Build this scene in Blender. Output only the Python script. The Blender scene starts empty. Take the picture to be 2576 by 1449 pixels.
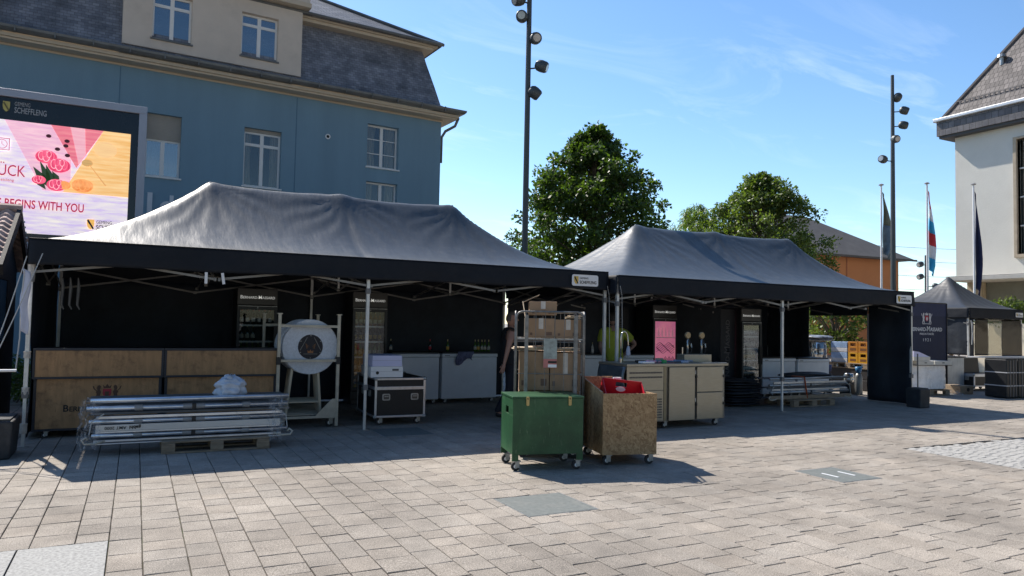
import bpy, math, random
import numpy as np
from mathutils import Vector, Matrix, Euler, noise
R = math.radians
random.seed(7)
rng = np.random.default_rng(7)
S = bpy.context.scene
COL = S.collection

# ------------------------------------------------------------------ camera
H = 1.6
F_PX = 1850.0
pitch = math.atan(87.5 / F_PX); roll = 0.02; az = R(27)
fw = Vector((math.sin(az) * math.cos(pitch), math.cos(az) * math.cos(pitch), math.sin(pitch)))
r0 = Vector((math.cos(az), -math.sin(az), 0)); u0 = r0.cross(fw)
rr = r0 * math.cos(roll) + u0 * math.sin(roll); uu = u0 * math.cos(roll) - r0 * math.sin(roll)
cd = bpy.data.cameras.new('camera'); cam = bpy.data.objects.new('camera', cd); COL.objects.link(cam)
cd.sensor_width = 36; cd.lens = 36 * F_PX / 2576; cd.clip_start = 0.1; cd.clip_end = 3000
cam.matrix_world = Matrix(((rr.x, uu.x, -fw.x, 0), (rr.y, uu.y, -fw.y, 0), (rr.z, uu.z, -fw.z, H), (0, 0, 0, 1)))
S.camera = cam

# ------------------------------------------------------------------ light
SUN = Vector((-0.28, 0.92, 1.0)).normalized()
elev = math.asin(SUN.z); srot = math.atan2(SUN.x, SUN.y)
ld = bpy.data.lights.new('sun', 'SUN'); ld.energy = 5.0; ld.angle = R(0.5); ld.color = (1, 0.93, 0.84)
lo = bpy.data.objects.new('sun', ld); COL.objects.link(lo); lo.rotation_euler = (-SUN).to_track_quat('-Z', 'Y').to_euler()
lo.location = (0, 0, 40)
W = bpy.data.worlds.new('World'); S.world = W; W.use_nodes = True
nt = W.node_tree; N = nt.nodes; L = nt.links; N.clear()
wo = N.new('ShaderNodeOutputWorld'); bg = N.new('ShaderNodeBackground'); bg.inputs[1].default_value = 0.10
sky = N.new('ShaderNodeTexSky'); sky.sky_type = 'NISHITA'; sky.sun_disc = False
sky.sun_elevation = elev; sky.sun_rotation = srot; sky.air_density = 1.0; sky.dust_density = 0.35; sky.ozone_density = 2.2; sky.altitude = 300
hs = N.new('ShaderNodeHueSaturation'); hs.inputs['Saturation'].default_value = 1.15; hs.inputs['Value'].default_value = 1.0
L.new(sky.outputs[0], hs.inputs['Color'])
tc = N.new('ShaderNodeTexCoord')
def wmath(op, a, b=None, c=None):
    n = N.new('ShaderNodeMath'); n.operation = op
    for i, v in enumerate((a, b, c)):
        if v is None: continue
        if isinstance(v, (int, float)): n.inputs[i].default_value = v
        else: L.new(v, n.inputs[i])
    return n.outputs[0]
sx = N.new('ShaderNodeSeparateXYZ'); L.new(tc.outputs['Generated'], sx.inputs[0])
zz = wmath('MAXIMUM', wmath('ADD', sx.outputs[2], 0.12), 0.05)
cx = N.new('ShaderNodeCombineXYZ'); L.new(wmath('DIVIDE', sx.outputs[0], zz), cx.inputs[0]); L.new(wmath('DIVIDE', sx.outputs[1], zz), cx.inputs[1])
mp = N.new('ShaderNodeMapping'); mp.inputs['Rotation'].default_value = (0, 0, R(38)); mp.inputs['Scale'].default_value = (1.1, 2.6, 1)
L.new(cx.outputs[0], mp.inputs[0])
n1 = N.new('ShaderNodeTexNoise'); n1.inputs['Scale'].default_value = 1.5; n1.inputs['Detail'].default_value = 8; n1.inputs['Roughness'].default_value = 0.62; n1.inputs['Distortion'].default_value = 0.9
L.new(mp.outputs[0], n1.inputs['Vector'])
n2 = N.new('ShaderNodeTexNoise'); n2.inputs['Scale'].default_value = 0.55; n2.inputs['Detail'].default_value = 2; L.new(cx.outputs[0], n2.inputs['Vector'])
mr = N.new('ShaderNodeMapRange'); mr.inputs['From Min'].default_value = 0.52; mr.inputs['From Max'].default_value = 0.86; mr.inputs['To Max'].default_value = 0.62; L.new(n1.outputs[0], mr.inputs[0])
mr2 = N.new('ShaderNodeMapRange'); mr2.inputs['From Min'].default_value = 0.40; mr2.inputs['From Max'].default_value = 0.62; L.new(n2.outputs[0], mr2.inputs[0])
mr3 = N.new('ShaderNodeMapRange'); mr3.inputs['From Min'].default_value = 0.16; mr3.inputs['From Max'].default_value = 0.42; mr3.inputs['To Min'].default_value = 1.0; mr3.inputs['To Max'].default_value = 0.32; L.new(sx.outputs[2], mr3.inputs[0])
cl = wmath('MULTIPLY', wmath('MULTIPLY', mr.outputs[0], mr2.outputs[0]), mr3.outputs[0])
mx = N.new('ShaderNodeMixRGB'); mx.inputs[2].default_value = (6.4, 7.0, 7.6, 1); L.new(cl, mx.inputs[0]); L.new(hs.outputs[0], mx.inputs[1])
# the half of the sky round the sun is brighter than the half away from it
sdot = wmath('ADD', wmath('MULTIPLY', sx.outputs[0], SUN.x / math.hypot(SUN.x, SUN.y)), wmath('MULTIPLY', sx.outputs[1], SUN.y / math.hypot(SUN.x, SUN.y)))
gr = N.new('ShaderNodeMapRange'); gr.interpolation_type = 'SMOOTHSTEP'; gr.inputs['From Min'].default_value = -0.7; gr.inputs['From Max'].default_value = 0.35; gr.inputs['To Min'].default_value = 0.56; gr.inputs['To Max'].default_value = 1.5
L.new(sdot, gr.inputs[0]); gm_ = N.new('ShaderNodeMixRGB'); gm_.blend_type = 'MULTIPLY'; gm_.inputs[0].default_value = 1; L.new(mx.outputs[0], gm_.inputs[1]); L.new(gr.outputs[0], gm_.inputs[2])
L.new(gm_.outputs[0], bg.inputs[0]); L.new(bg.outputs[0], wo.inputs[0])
S.view_settings.view_transform = 'Standard'; S.view_settings.look = 'None'; S.view_settings.gamma = 1
S.view_settings.exposure = 0.5
S.render.engine = 'CYCLES'

# ------------------------------------------------------------------ materials
MATS = {}
def mat(name, col, rough=0.7, metal=0.0, var=0.12, vscale=3.0, bump=0.0, bscale=40.0, spec=0.5, stretch=(1, 1, 1), dirt=None, dirt_amt=0.0, dirt_scale=1.2, emit=0.0, sheen=0.0, coat=0.0, col2=None, scuff=None):
    if name in MATS: return MATS[name]
    m = bpy.data.materials.new(name); m.use_nodes = True; MATS[name] = m
    t = m.node_tree; b = t.nodes['Principled BSDF']
    b.inputs['Roughness'].default_value = rough; b.inputs['Metallic'].default_value = metal
    b.inputs['Specular IOR Level'].default_value = spec
    if coat: b.inputs['Coat Weight'].default_value = coat
    if sheen: b.inputs['Sheen Weight'].default_value = sheen
    tcn = t.nodes.new('ShaderNodeTexCoord'); mpn = t.nodes.new('ShaderNodeMapping'); mpn.inputs['Scale'].default_value = stretch
    t.links.new(tcn.outputs['Object'], mpn.inputs[0])
    nz = t.nodes.new('ShaderNodeTexNoise'); nz.inputs['Scale'].default_value = vscale; nz.inputs['Detail'].default_value = 6; nz.inputs['Roughness'].default_value = 0.6
    t.links.new(mpn.outputs[0], nz.inputs['Vector'])
    cr = t.nodes.new('ShaderNodeValToRGB'); e = cr.color_ramp.elements
    c2 = col2 or tuple(min(1, c * (1 + var)) for c in col); c1 = tuple(c * (1 - var) for c in col)
    e[0].position = 0.32; e[0].color = (*c1, 1); e[1].position = 0.68; e[1].color = (*c2, 1)
    t.links.new(nz.outputs[0], cr.inputs[0]); out = cr.outputs[0]
    if dirt is not None:
        nd = t.nodes.new('ShaderNodeTexNoise'); nd.inputs['Scale'].default_value = dirt_scale; nd.inputs['Detail'].default_value = 8; nd.inputs['Roughness'].default_value = 0.7
        t.links.new(tcn.outputs['Object'], nd.inputs['Vector'])
        rg = t.nodes.new('ShaderNodeMapRange'); rg.inputs['From Min'].default_value = 0.5; rg.inputs['From Max'].default_value = 0.72; rg.inputs['To Max'].default_value = dirt_amt
        t.links.new(nd.outputs[0], rg.inputs[0]); mxn = t.nodes.new('ShaderNodeMixRGB'); mxn.inputs[2].default_value = (*dirt, 1)
        t.links.new(rg.outputs[0], mxn.inputs[0]); t.links.new(out, mxn.inputs[1]); out = mxn.outputs[0]
    t.links.new(out, b.inputs['Base Color'])
    if scuff is not None:
        mp2 = t.nodes.new('ShaderNodeMapping'); mp2.inputs['Scale'].default_value = (30, 30, 5); mp2.inputs['Rotation'].default_value = (.3, .5, .2); t.links.new(tcn.outputs['Object'], mp2.inputs[0])
        ns = t.nodes.new('ShaderNodeTexNoise'); ns.inputs['Scale'].default_value = 1.0; ns.inputs['Detail'].default_value = 6; ns.inputs['Roughness'].default_value = .75; t.links.new(mp2.outputs[0], ns.inputs['Vector'])
        rs = t.nodes.new('ShaderNodeMapRange'); rs.inputs['From Min'].default_value = .60; rs.inputs['From Max'].default_value = .68; rs.inputs['To Max'].default_value = .75; t.links.new(ns.outputs[0], rs.inputs[0])
        mx2 = t.nodes.new('ShaderNodeMixRGB'); mx2.inputs[2].default_value = (*scuff, 1); t.links.new(rs.outputs[0], mx2.inputs[0]); t.links.new(out, mx2.inputs[1]); t.links.new(mx2.outputs[0], b.inputs['Base Color']); out = mx2.outputs[0]
    if emit:
        t.links.new(out, b.inputs['Emission Color']); b.inputs['Emission Strength'].default_value = emit
    if bump:
        nb = t.nodes.new('ShaderNodeTexNoise'); nb.inputs['Scale'].default_value = bscale; nb.inputs['Detail'].default_value = 5
        t.links.new(mpn.outputs[0], nb.inputs['Vector']); bp = t.nodes.new('ShaderNodeBump'); bp.inputs['Strength'].default_value = bump; bp.inputs['Distance'].default_value = 0.02
        t.links.new(nb.outputs[0], bp.inputs['Height']); t.links.new(bp.outputs[0], b.inputs['Normal'])
    return m

def glass(name, tint=(0.8, 0.85, 0.85), refl=0.12, rough=0.02, k=0.8):
    if name in MATS: return MATS[name]
    m = bpy.data.materials.new(name); m.use_nodes = True; MATS[name] = m; t = m.node_tree; t.nodes.clear()
    o = t.nodes.new('ShaderNodeOutputMaterial'); tr = t.nodes.new('ShaderNodeBsdfTransparent'); tr.inputs[0].default_value = (*tint, 1)
    g = t.nodes.new('ShaderNodeBsdfGlossy'); g.inputs['Roughness'].default_value = rough; g.inputs[0].default_value = (0.95, 0.97, 1, 1)
    fr = t.nodes.new('ShaderNodeLayerWeight'); fr.inputs[0].default_value = 0.35
    ad = t.nodes.new('ShaderNodeMath'); ad.operation = 'MULTIPLY_ADD'; ad.inputs[1].default_value = k; ad.inputs[2].default_value = refl; ad.use_clamp = True
    t.links.new(fr.outputs['Fresnel'], ad.inputs[0])
    mxs = t.nodes.new('ShaderNodeMixShader'); t.links.new(ad.outputs[0], mxs.inputs[0]); t.links.new(tr.outputs[0], mxs.inputs[1]); t.links.new(g.outputs[0], mxs.inputs[2]); t.links.new(mxs.outputs[0], o.inputs[0])
    return m

def brickmat(name, c1, c2, mortar, w, h, ms=0.01, rough=0.6, bump=0.4, axes='xz', offset=0.5, spec=0.4, nscale=3.0, dark=0.35):
    if name in MATS: return MATS[name]
    m = bpy.data.materials.new(name); m.use_nodes = True; MATS[name] = m; t = m.node_tree; b = t.nodes['Principled BSDF']
    b.inputs['Roughness'].default_value = rough; b.inputs['Specular IOR Level'].default_value = spec
    tcn = t.nodes.new('ShaderNodeTexCoord'); sp = t.nodes.new('ShaderNodeSeparateXYZ'); cb = t.nodes.new('ShaderNodeCombineXYZ')
    t.links.new(tcn.outputs['Object'], sp.inputs[0]); ix = {'x': 0, 'y': 1, 'z': 2}
    t.links.new(sp.outputs[ix[axes[0]]], cb.inputs[0]); t.links.new(sp.outputs[ix[axes[1]]], cb.inputs[1])
    br = t.nodes.new('ShaderNodeTexBrick'); br.inputs['Color1'].default_value = (*c1, 1); br.inputs['Color2'].default_value = (*c2, 1); br.inputs['Mortar'].default_value = (*mortar, 1)
    br.inputs['Scale'].default_value = 1; br.inputs['Brick Width'].default_value = w; br.inputs['Row Height'].default_value = h; br.inputs['Mortar Size'].default_value = ms; br.offset = offset
    br.inputs['Bias'].default_value = 0.0
    t.links.new(cb.outputs[0], br.inputs['Vector'])
    nz = t.nodes.new('ShaderNodeTexNoise'); nz.inputs['Scale'].default_value = nscale; nz.inputs['Detail'].default_value = 7; nz.inputs['Roughness'].default_value = 0.65; t.links.new(tcn.outputs['Object'], nz.inputs['Vector'])
    mr_ = t.nodes.new('ShaderNodeMapRange'); mr_.inputs['From Min'].default_value = 0.3; mr_.inputs['From Max'].default_value = 0.7; mr_.inputs['To Min'].default_value = 1 - dark; mr_.inputs['To Max'].default_value = 1 + dark
    t.links.new(nz.outputs[0], mr_.inputs[0]); mu = t.nodes.new('ShaderNodeMixRGB'); mu.blend_type = 'MULTIPLY'; mu.inputs[0].default_value = 1
    t.links.new(br.outputs[0], mu.inputs[1]); t.links.new(mr_.outputs[0], mu.inputs[2]); t.links.new(mu.outputs[0], b.inputs['Base Color'])
    bp = t.nodes.new('ShaderNodeBump'); bp.inputs['Strength'].default_value = bump; bp.inputs['Distance'].default_value = 0.02; bp.invert = True
    t.links.new(br.outputs['Fac'], bp.inputs['Height']); t.links.new(bp.outputs[0], b.inputs['Normal'])
    return m

# ------------------------------------------------------------------ helpers
def tag(o, label=None, cat=None, group=None, kind=None):
    if label: o['label'] = label
    if cat: o['category'] = cat
    if group: o['group'] = group
    if kind: o['kind'] = kind
    return o
def thing(name, label, cat, loc=(0, 0, 0), rz=0.0, group=None):
    o = bpy.data.objects.new(name, None); COL.objects.link(o); o.empty_display_size = 0.2
    o.location = loc; o.rotation_euler = (0, 0, rz)
    return tag(o, label, cat, group)
def mesh_obj(name, verts, faces, m, parent=None, smooth=False, bevel=0.0):
    me = bpy.data.meshes.new(name); me.from_pydata([tuple(v) for v in verts], [], faces); me.update()
    if smooth: me.polygons.foreach_set('use_smooth', [True] * len(me.polygons))
    if m: me.materials.append(m)
    o = bpy.data.objects.new(name, me); COL.objects.link(o)
    if parent: o.parent = parent
    if bevel:
        bv = o.modifiers.new('bevel', 'BEVEL'); bv.width = bevel; bv.segments = 2; bv.limit_method = 'ANGLE'; bv.angle_limit = R(40)
    return o
class MB:
    def __init__(s): s.v = []; s.f = []; s.M = None
    def add(s, vs, fs):
        n = len(s.v)
        if s.M: vs = [s.M @ Vector(v) for v in vs]
        s.v += [tuple(v) for v in vs]; s.f += [tuple(i + n for i in f) for f in fs]; return s
    def bx(s, x0, x1, y0, y1, z0, z1):
        return s.add([(x0, y0, z0), (x1, y0, z0), (x1, y1, z0), (x0, y1, z0), (x0, y0, z1), (x1, y0, z1), (x1, y1, z1), (x0, y1, z1)],
                     [(0, 3, 2, 1), (4, 5, 6, 7), (0, 1, 5, 4), (1, 2, 6, 5), (2, 3, 7, 6), (3, 0, 4, 7)])
    def cb(s, c, sz, rot=(0, 0, 0)):
        q = Euler(rot).to_matrix(); h = [a / 2 for a in sz]; vs = []
        for dz in (-1, 1):
            for dx, dy in ((-1, -1), (1, -1), (1, 1), (-1, 1)): vs.append(Vector(c) + q @ Vector((dx * h[0], dy * h[1], dz * h[2])))
        return s.add(vs, [(0, 3, 2, 1), (4, 5, 6, 7), (0, 1, 5, 4), (1, 2, 6, 5), (2, 3, 7, 6), (3, 0, 4, 7)])
    def tube(s, pts, r, n=8, r2=None, cap=True):
        pts = [Vector(p) for p in pts]; k = len(pts); vs = []; fs = []
        up = None
        for i, p in enumerate(pts):
            d = (pts[min(i + 1, k - 1)] - pts[max(i - 1, 0)])
            d = d.normalized() if d.length > 1e-9 else Vector((0, 0, 1))
            if up is None: up = d.cross(Vector((0.3, 0.2, 1)) if abs(d.z) < 0.9 else Vector((1, 0, 0))).normalized()
            a = (up - d * up.dot(d)); a = a.normalized() if a.length > 1e-6 else d.orthogonal().normalized(); up = a; b_ = d.cross(a)
            ri = r if r2 is None else r + (r2 - r) * i / max(1, k - 1)
            if isinstance(r, (list, tuple)): ri = r[i]
            for j in range(n):
                t_ = 2 * math.pi * (j + 0.5) / n; vs.append(p + (a * math.cos(t_) + b_ * math.sin(t_)) * ri)
        for i in range(k - 1):
            for j in range(n): fs.append((i * n + j, i * n + (j + 1) % n, (i + 1) * n + (j + 1) % n, (i + 1) * n + j))
        if cap: fs.append(tuple(range(n - 1, -1, -1))); fs.append(tuple((k - 1) * n + j for j in range(n)))
        return s.add(vs, fs)
    def sq(s, p0, p1, w, h=None):
        h = h or w; p0 = Vector(p0); p1 = Vector(p1); d = (p1 - p0).normalized()
        ref = Vector((0, 0, 1)) if abs(d.z) < 0.95 else Vector((0, 1, 0)); a = d.cross(ref).normalized(); b_ = a.cross(d)
        vs = [p + a * sx_ * w / 2 + b_ * sy_ * h / 2 for p in (p0, p1) for sx_, sy_ in ((-1, -1), (1, -1), (1, 1), (-1, 1))]
        return s.add(vs, [(0, 1, 2, 3)[::-1], (4, 5, 6, 7), (0, 1, 5, 4), (1, 2, 6, 5), (2, 3, 7, 6), (3, 0, 4, 7)])
    def lathe(s, prof, c=(0, 0, 0), n=16, axis='z'):
        vs = []; fs = []; k = len(prof)
        for r_, z_ in prof:
            for j in range(n):
                t_ = 2 * math.pi * j / n; x, y = r_ * math.cos(t_), r_ * math.sin(t_)
                p = (x, y, z_) if axis == 'z' else ((x, z_, y) if axis == 'y' else (z_, x, y)); vs.append((c[0] + p[0], c[1] + p[1], c[2] + p[2]))
        for i in range(k - 1):
            for j in range(n): fs.append((i * n + j, i * n + (j + 1) % n, (i + 1) * n + (j + 1) % n, (i + 1) * n + j))
        fs.append(tuple(range(n - 1, -1, -1))); fs.append(tuple((k - 1) * n + j for j in range(n)))
        return s.add(vs, fs)
    def prism(s, poly, d0, d1, plane='xz'):
        n = len(poly); mk = {'xz': lambda p, d: (p[0], d, p[1]), 'xy': lambda p, d: (p[0], p[1], d), 'yz': lambda p, d: (d, p[0], p[1])}[plane]
        return s.add([mk(p, d0) for p in poly] + [mk(p, d1) for p in poly], [tuple(range(n)), tuple(range(2 * n - 1, n - 1, -1))] + [(i, i + n, (i + 1) % n + n, (i + 1) % n) for i in range(n)])
    def grid(s, fn, nu, nv):
        vs = [fn(i / nu, j / nv) for j in range(nv + 1) for i in range(nu + 1)]
        return s.add(vs, [(j * (nu + 1) + i, j * (nu + 1) + i + 1, (j + 1) * (nu + 1) + i + 1, (j + 1) * (nu + 1) + i) for j in range(nv) for i in range(nu)])
    def build(s, name, m, parent=None, bevel=0.0, smooth=False, solid=0.0):
        o = mesh_obj(name, s.v, s.f, m, parent, smooth, bevel)
        if solid:
            sd = o.modifiers.new('solid', 'SOLIDIFY'); sd.thickness = solid
        return o
def dup(o, loc=None, rz=None, label=None, group=None, parent=None):
    c = o.copy(); COL.objects.link(c)
    if parent is not None: c.parent = parent
    if loc is not None: c.location = loc
    if rz is not None: c.rotation_euler = (0, 0, rz)
    if label: c['label'] = label
    if group: c['group'] = group
    for ch in list(o.children): dup(ch, parent=c)
    return c
_TC = {}
def txt_mesh(s, ext=0.01, bold=0.0, sp=1.0):
    k = (s, ext, bold, sp)
    if k in _TC: return _TC[k]
    cu = bpy.data.curves.new('t', 'FONT'); cu.body = s; cu.size = 1; cu.extrude = ext; cu.offset = bold; cu.space_character = sp; cu.resolution_u = 3
    ob = bpy.data.objects.new('t', cu); COL.objects.link(ob)
    dg = bpy.context.evaluated_depsgraph_get(); me = ob.evaluated_get(dg).to_mesh()
    v = [tuple(x.co) for x in me.vertices]; f = [tuple(p.vertices) for p in me.polygons]
    ob.evaluated_get(dg).to_mesh_clear(); bpy.data.objects.remove(ob); bpy.data.curves.remove(cu)
    xs = [a[0] for a in v] or [0]; v = [(a[0] - min(xs), a[1], a[2]) for a in v]
    _TC[k] = (v, f, max(xs) - min(xs)); return _TC[k]
def txt(M_, s, width=None, height=None, loc=(0, 0, 0), rot=(R(90), 0, 0), ext=0.01, bold=0.0, sp=1.0, align='c', depth=0.003):
    v, f, w = txt_mesh(s, ext, bold, sp)
    sc_y = height / 0.7 if height else width / w
    sc_x = width / w if width else sc_y
    off = -w * sc_x / 2 if align == 'c' else (0 if align == 'l' else -w * sc_x)
    q = Euler(rot).to_matrix(); vs = [Vector(loc) + q @ Vector((a[0] * sc_x + off, a[1] * sc_y, a[2] / 0.01 * depth / 2)) for a in v]
    M_.add(vs, f); return w * sc_x
def brandtxt(M_, width, loc, rot=(R(90), 0, 0), bold=0.01):
    parts = (('B', 1.0), ('ERNARD-', .74), ('M', 1.0), ('ASSARD', .74)); gap = .06
    ws = [txt_mesh(p, .01, bold)[2] * k for p, k in parts]; tot = sum(ws) + gap * 3; sc = width / tot
    q = Euler(rot).to_matrix(); x = -width / 2
    for (p, k), w_ in zip(parts, ws):
        txt(M_, p, loc=Vector(loc) + q @ Vector((x, 0, 0)), width=w_ * sc, height=0.7 * k * sc, rot=rot, bold=bold, align='l'); x += (w_ + gap) * sc
def shield_poly(w, h, cx_=0, cz_=0):
    p = [(-.5, .5), (.5, .5), (.5, 0), (.42, -.22), (.22, -.4), (0, -.5), (-.22, -.4), (-.42, -.22), (-.5, 0)]
    return [(cx_ + a * w, cz_ + b * h) for a, b in p]
def rrect(w, h, r, cx_=0, cz_=0, n=4):
    o = []
    for (sx_, sz_, a0) in ((1, -1, -90), (1, 1, 0), (-1, 1, 90), (-1, -1, 180)):
        for i in range(n + 1):
            a = R(a0 + 90 * i / n); o.append((cx_ + sx_ * (w / 2 - r) + r * math.cos(a), cz_ + sz_ * (h / 2 - r) + r * math.sin(a)))
    return o
def disc(r, cx_=0, cz_=0, n=20, sx_=1, sz_=1): return [(cx_ + r * sx_ * math.cos(2 * math.pi * i / n), cz_ + r * sz_ * math.sin(2 * math.pi * i / n)) for i in range(n)]
def fbm(x, y, z=0, o=4): return noise.fractal(Vector((x, y, z)), 1.0, 2.0, o)

# shared materials
alu = mat('aluminium', (0.66, 0.66, 0.63), 0.42, 0.35, var=0.12, vscale=6, bump=0.05)
alu2 = mat('mill_aluminium', (0.60, 0.64, 0.70), 0.33, 0.85, var=0.1, vscale=4, dirt=(0.3, 0.3, 0.3), dirt_amt=0.5, dirt_scale=6)
galv = mat('galvanised_steel', (0.42, 0.43, 0.42), 0.45, 0.7, var=0.25, vscale=12, dirt=(0.22, 0.2, 0.17), dirt_amt=0.5, dirt_scale=9)
steel = mat('brushed_steel', (0.35, 0.31, 0.24), 0.40, 0.7, var=0.07, vscale=6, stretch=(1, 1, 14), bump=0.04, bscale=50, dirt=(0.4, 0.37, 0.32), dirt_amt=0.35, dirt_scale=2.5)
white = mat('white_paint', (0.84, 0.84, 0.84), 0.45, var=0.04, dirt=(0.5, 0.48, 0.43), dirt_amt=0.3, dirt_scale=3)
whiteplastic = mat('white_plastic', (0.66, 0.68, 0.70), 0.5, var=0.04)
blackp = mat('black_plastic', (0.014, 0.015, 0.017), 0.5, var=0.2, bump=0.05)
blackm = mat('black_metal', (0.022, 0.023, 0.025), 0.42, 0.3, var=0.2)
rubber = mat('rubber', (0.03, 0.03, 0.032), 0.75, var=0.25)
blackcloth = mat('black_cloth', (0.019, 0.025, 0.035), 0.62, var=0.3, vscale=2, bump=0.5, bscale=7, spec=0.35)
valcloth = mat('valance_cloth', (0.012, 0.015, 0.021), 0.66, var=0.15, vscale=2, bump=0.25, bscale=7, spec=0.25, dirt=(0.03, 0.03, 0.032), dirt_amt=0.3, dirt_scale=3)
card = mat('cardboard', (0.345, 0.225, 0.135), 0.85, var=0.1, vscale=5, bump=0.08, bscale=30, dirt=(0.25, 0.17, 0.1), dirt_amt=0.35, dirt_scale=4)
cardlight = mat('cardboard_edge', (0.62, 0.50, 0.36), 0.85, var=0.1)
palletwood = mat('pallet_wood', (0.30, 0.23, 0.16), 0.85, var=0.3, vscale=5, stretch=(1, 6, 6), bump=0.2)
navy = mat('navy_fabric', (0.012, 0.019, 0.052), 0.7, var=0.1, bump=0.1, bscale=8)
ink = mat('dark_ink', (0.02, 0.018, 0.016), 0.6, var=0.1)
whiteink = mat('white_ink', (0.72, 0.72, 0.72), 0.6, var=0.04)
redink = mat('red_ink', (0.42, 0.03, 0.05), 0.55, var=0.1)
yel = mat('shield_yellow', (0.72, 0.48, 0.10), 0.6, var=0.08)
tape = mat('clear_tape', (0.55, 0.5, 0.44), 0.3, var=0.15, vscale=12, spec=0.6)
rope = mat('rope', (0.5, 0.5, 0.48), 0.8, var=0.1)
print('mats ok')

# ------------------------------------------------------------------ ground
def ground():
    g = mesh_obj('ground', [(-400, -300, -0.05), (600, -300, -0.05), (600, 900, -0.05), (-400, 900, -0.05)], [(0, 1, 2, 3)],
                 mat('far_ground', (0.27, 0.245, 0.22), 0.9, var=0.12, vscale=0.4, bump=0.1, bscale=3)); tag(g, kind='structure')
    bed = mesh_obj('joint_sand', [(-9, 0.2, -0.016), (46, 0.2, -0.016), (46, 33, -0.016), (-9, 33, -0.016)], [(0, 1, 2, 3)],
                   mat('joint_sand', (0.07, 0.058, 0.045), 0.95, var=0.3, vscale=2, dirt=(0.05, 0.085, 0.015), dirt_amt=1.0, dirt_scale=1.3)); tag(bed, kind='structure')
    rnd = random.Random(3); vs = []; fs = []; cols = []
    ws = [.21, .27, .21]; x = -0.11; edges = [x]
    i = 0
    while x < 45: x += ws[i % 3]; edges.append(x); i += 1
    x = -0.11; i = 2; left = []
    while x > -8: x -= ws[i % 3]; left.append(x); i -= 1
    edges = left[::-1] + edges
    holes = [(-3.2, -0.11, 3.0, 6.0), (2.955, 3.645, 5.405, 6.075), (6.655, 7.265, 5.335, 5.975), (3.105, 3.855, 9.855, 10.595), (9.35, 16.0, 3.2, 6.56)]
    j = 0.0034
    for xa, xb in zip(edges, edges[1:]):
        y = 0.2 + rnd.random() * 0.3
        while y < 32.8:
            l = rnd.choice((.2, .23, .27, .28, .28, .29, .35, .36)); yb = y + l
            rects = [(xa, xb, y, yb)]
            for hx0, hx1, hy0, hy1 in holes:
                ns = []
                for (p0, p1, q0, q1) in rects:
                    if p1 <= hx0 or p0 >= hx1 or q1 <= hy0 or q0 >= hy1: ns.append((p0, p1, q0, q1)); continue
                    if p0 < hx0: ns.append((p0, hx0, q0, q1))
                    if p1 > hx1: ns.append((hx1, p1, q0, q1))
                    c0, c1 = max(p0, hx0), min(p1, hx1)
                    if q0 < hy0: ns.append((c0, c1, q0, hy0))
                    if q1 > hy1: ns.append((c0, c1, hy1, q1))
                rects = ns
            for p0, p1, a, b in rects:
                if p1 - p0 < .025 or b - a < .025: continue
                n = len(vs); dz = rnd.gauss(0, .0010); tx = rnd.gauss(0, .0008); ty = rnd.gauss(0, .0008)
                jj = j + rnd.uniform(-.001, .0015)
                X0, X1, Y0, Y1 = p0 + jj, p1 - jj, a + jj, b - jj; c = .004
                vs += [(X0, Y0, -.015), (X1, Y0, -.015), (X1, Y1, -.015), (X0, Y1, -.015)]
                vs += [(X0, Y0, dz - c * .8), (X1, Y0, dz - c * .8), (X1, Y1, dz - c * .8), (X0, Y1, dz - c * .8)]
                vs += [(X0 + c, Y0 + c, dz + tx), (X1 - c, Y0 + c, dz - tx), (X1 - c, Y1 - c, dz + ty), (X0 + c, Y1 - c, dz - ty)]
                k = rnd.gauss(1, .03); h = rnd.gauss(0, .012); w = rnd.random()
                if w < .10: k *= .90
                col = (.345 * k * (1 + h * .5), .306 * k, .259 * k * (1 - h * .5))
                f_ = [(8, 9, 10, 11)] + [(a_, (a_ + 1) % 4, (a_ + 1) % 4 + 4, a_ + 4) for a_ in range(4)] + [(a_ + 4, (a_ + 1) % 4 + 4, (a_ + 1) % 4 + 8, a_ + 8) for a_ in range(4)]
                fs += [tuple(q + n for q in f) for f in f_]; cols += [col] * 12
            y = yb
    m = bpy.data.materials.new('paver'); m.use_nodes = True; t = m.node_tree; b = t.nodes['Principled BSDF']; b.inputs['Roughness'].default_value = .86; b.inputs['Specular IOR Level'].default_value = .3
    at = t.nodes.new('ShaderNodeAttribute'); at.attribute_name = 'pc'
    tcn = t.nodes.new('ShaderNodeTexCoord')
    def nz(sc, det, lo, hi, a=.3, bq=.7):
        n_ = t.nodes.new('ShaderNodeTexNoise'); n_.inputs['Scale'].default_value = sc; n_.inputs['Detail'].default_value = det; n_.inputs['Roughness'].default_value = .7; t.links.new(tcn.outputs['Object'], n_.inputs['Vector'])
        r_ = t.nodes.new('ShaderNodeMapRange'); r_.inputs['From Min'].default_value = a; r_.inputs['From Max'].default_value = bq; r_.inputs['To Min'].default_value = lo; r_.inputs['To Max'].default_value = hi; t.links.new(n_.outputs[0], r_.inputs[0]); return r_.outputs[0], n_.outputs[0]
    o = at.outputs['Color']
    fine, fr = nz(150, 3, .40, 1.62); spk, _ = nz(75, 2, .78, 1.22); st, _ = nz(.42, 9, .68, 1.08, .37, .6); st2, _ = nz(3.1, 7, .78, 1.10)
    for s_ in (fine, spk, st, st2):
        mu = t.nodes.new('ShaderNodeMixRGB'); mu.blend_type = 'MULTIPLY'; mu.inputs[0].default_value = 1; t.links.new(o, mu.inputs[1]); t.links.new(s_, mu.inputs[2]); o = mu.outputs[0]
    vo = t.nodes.new('ShaderNodeTexVoronoi'); vo.inputs['Scale'].default_value = 2.3; t.links.new(tcn.outputs['Object'], vo.inputs['Vector'])
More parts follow.
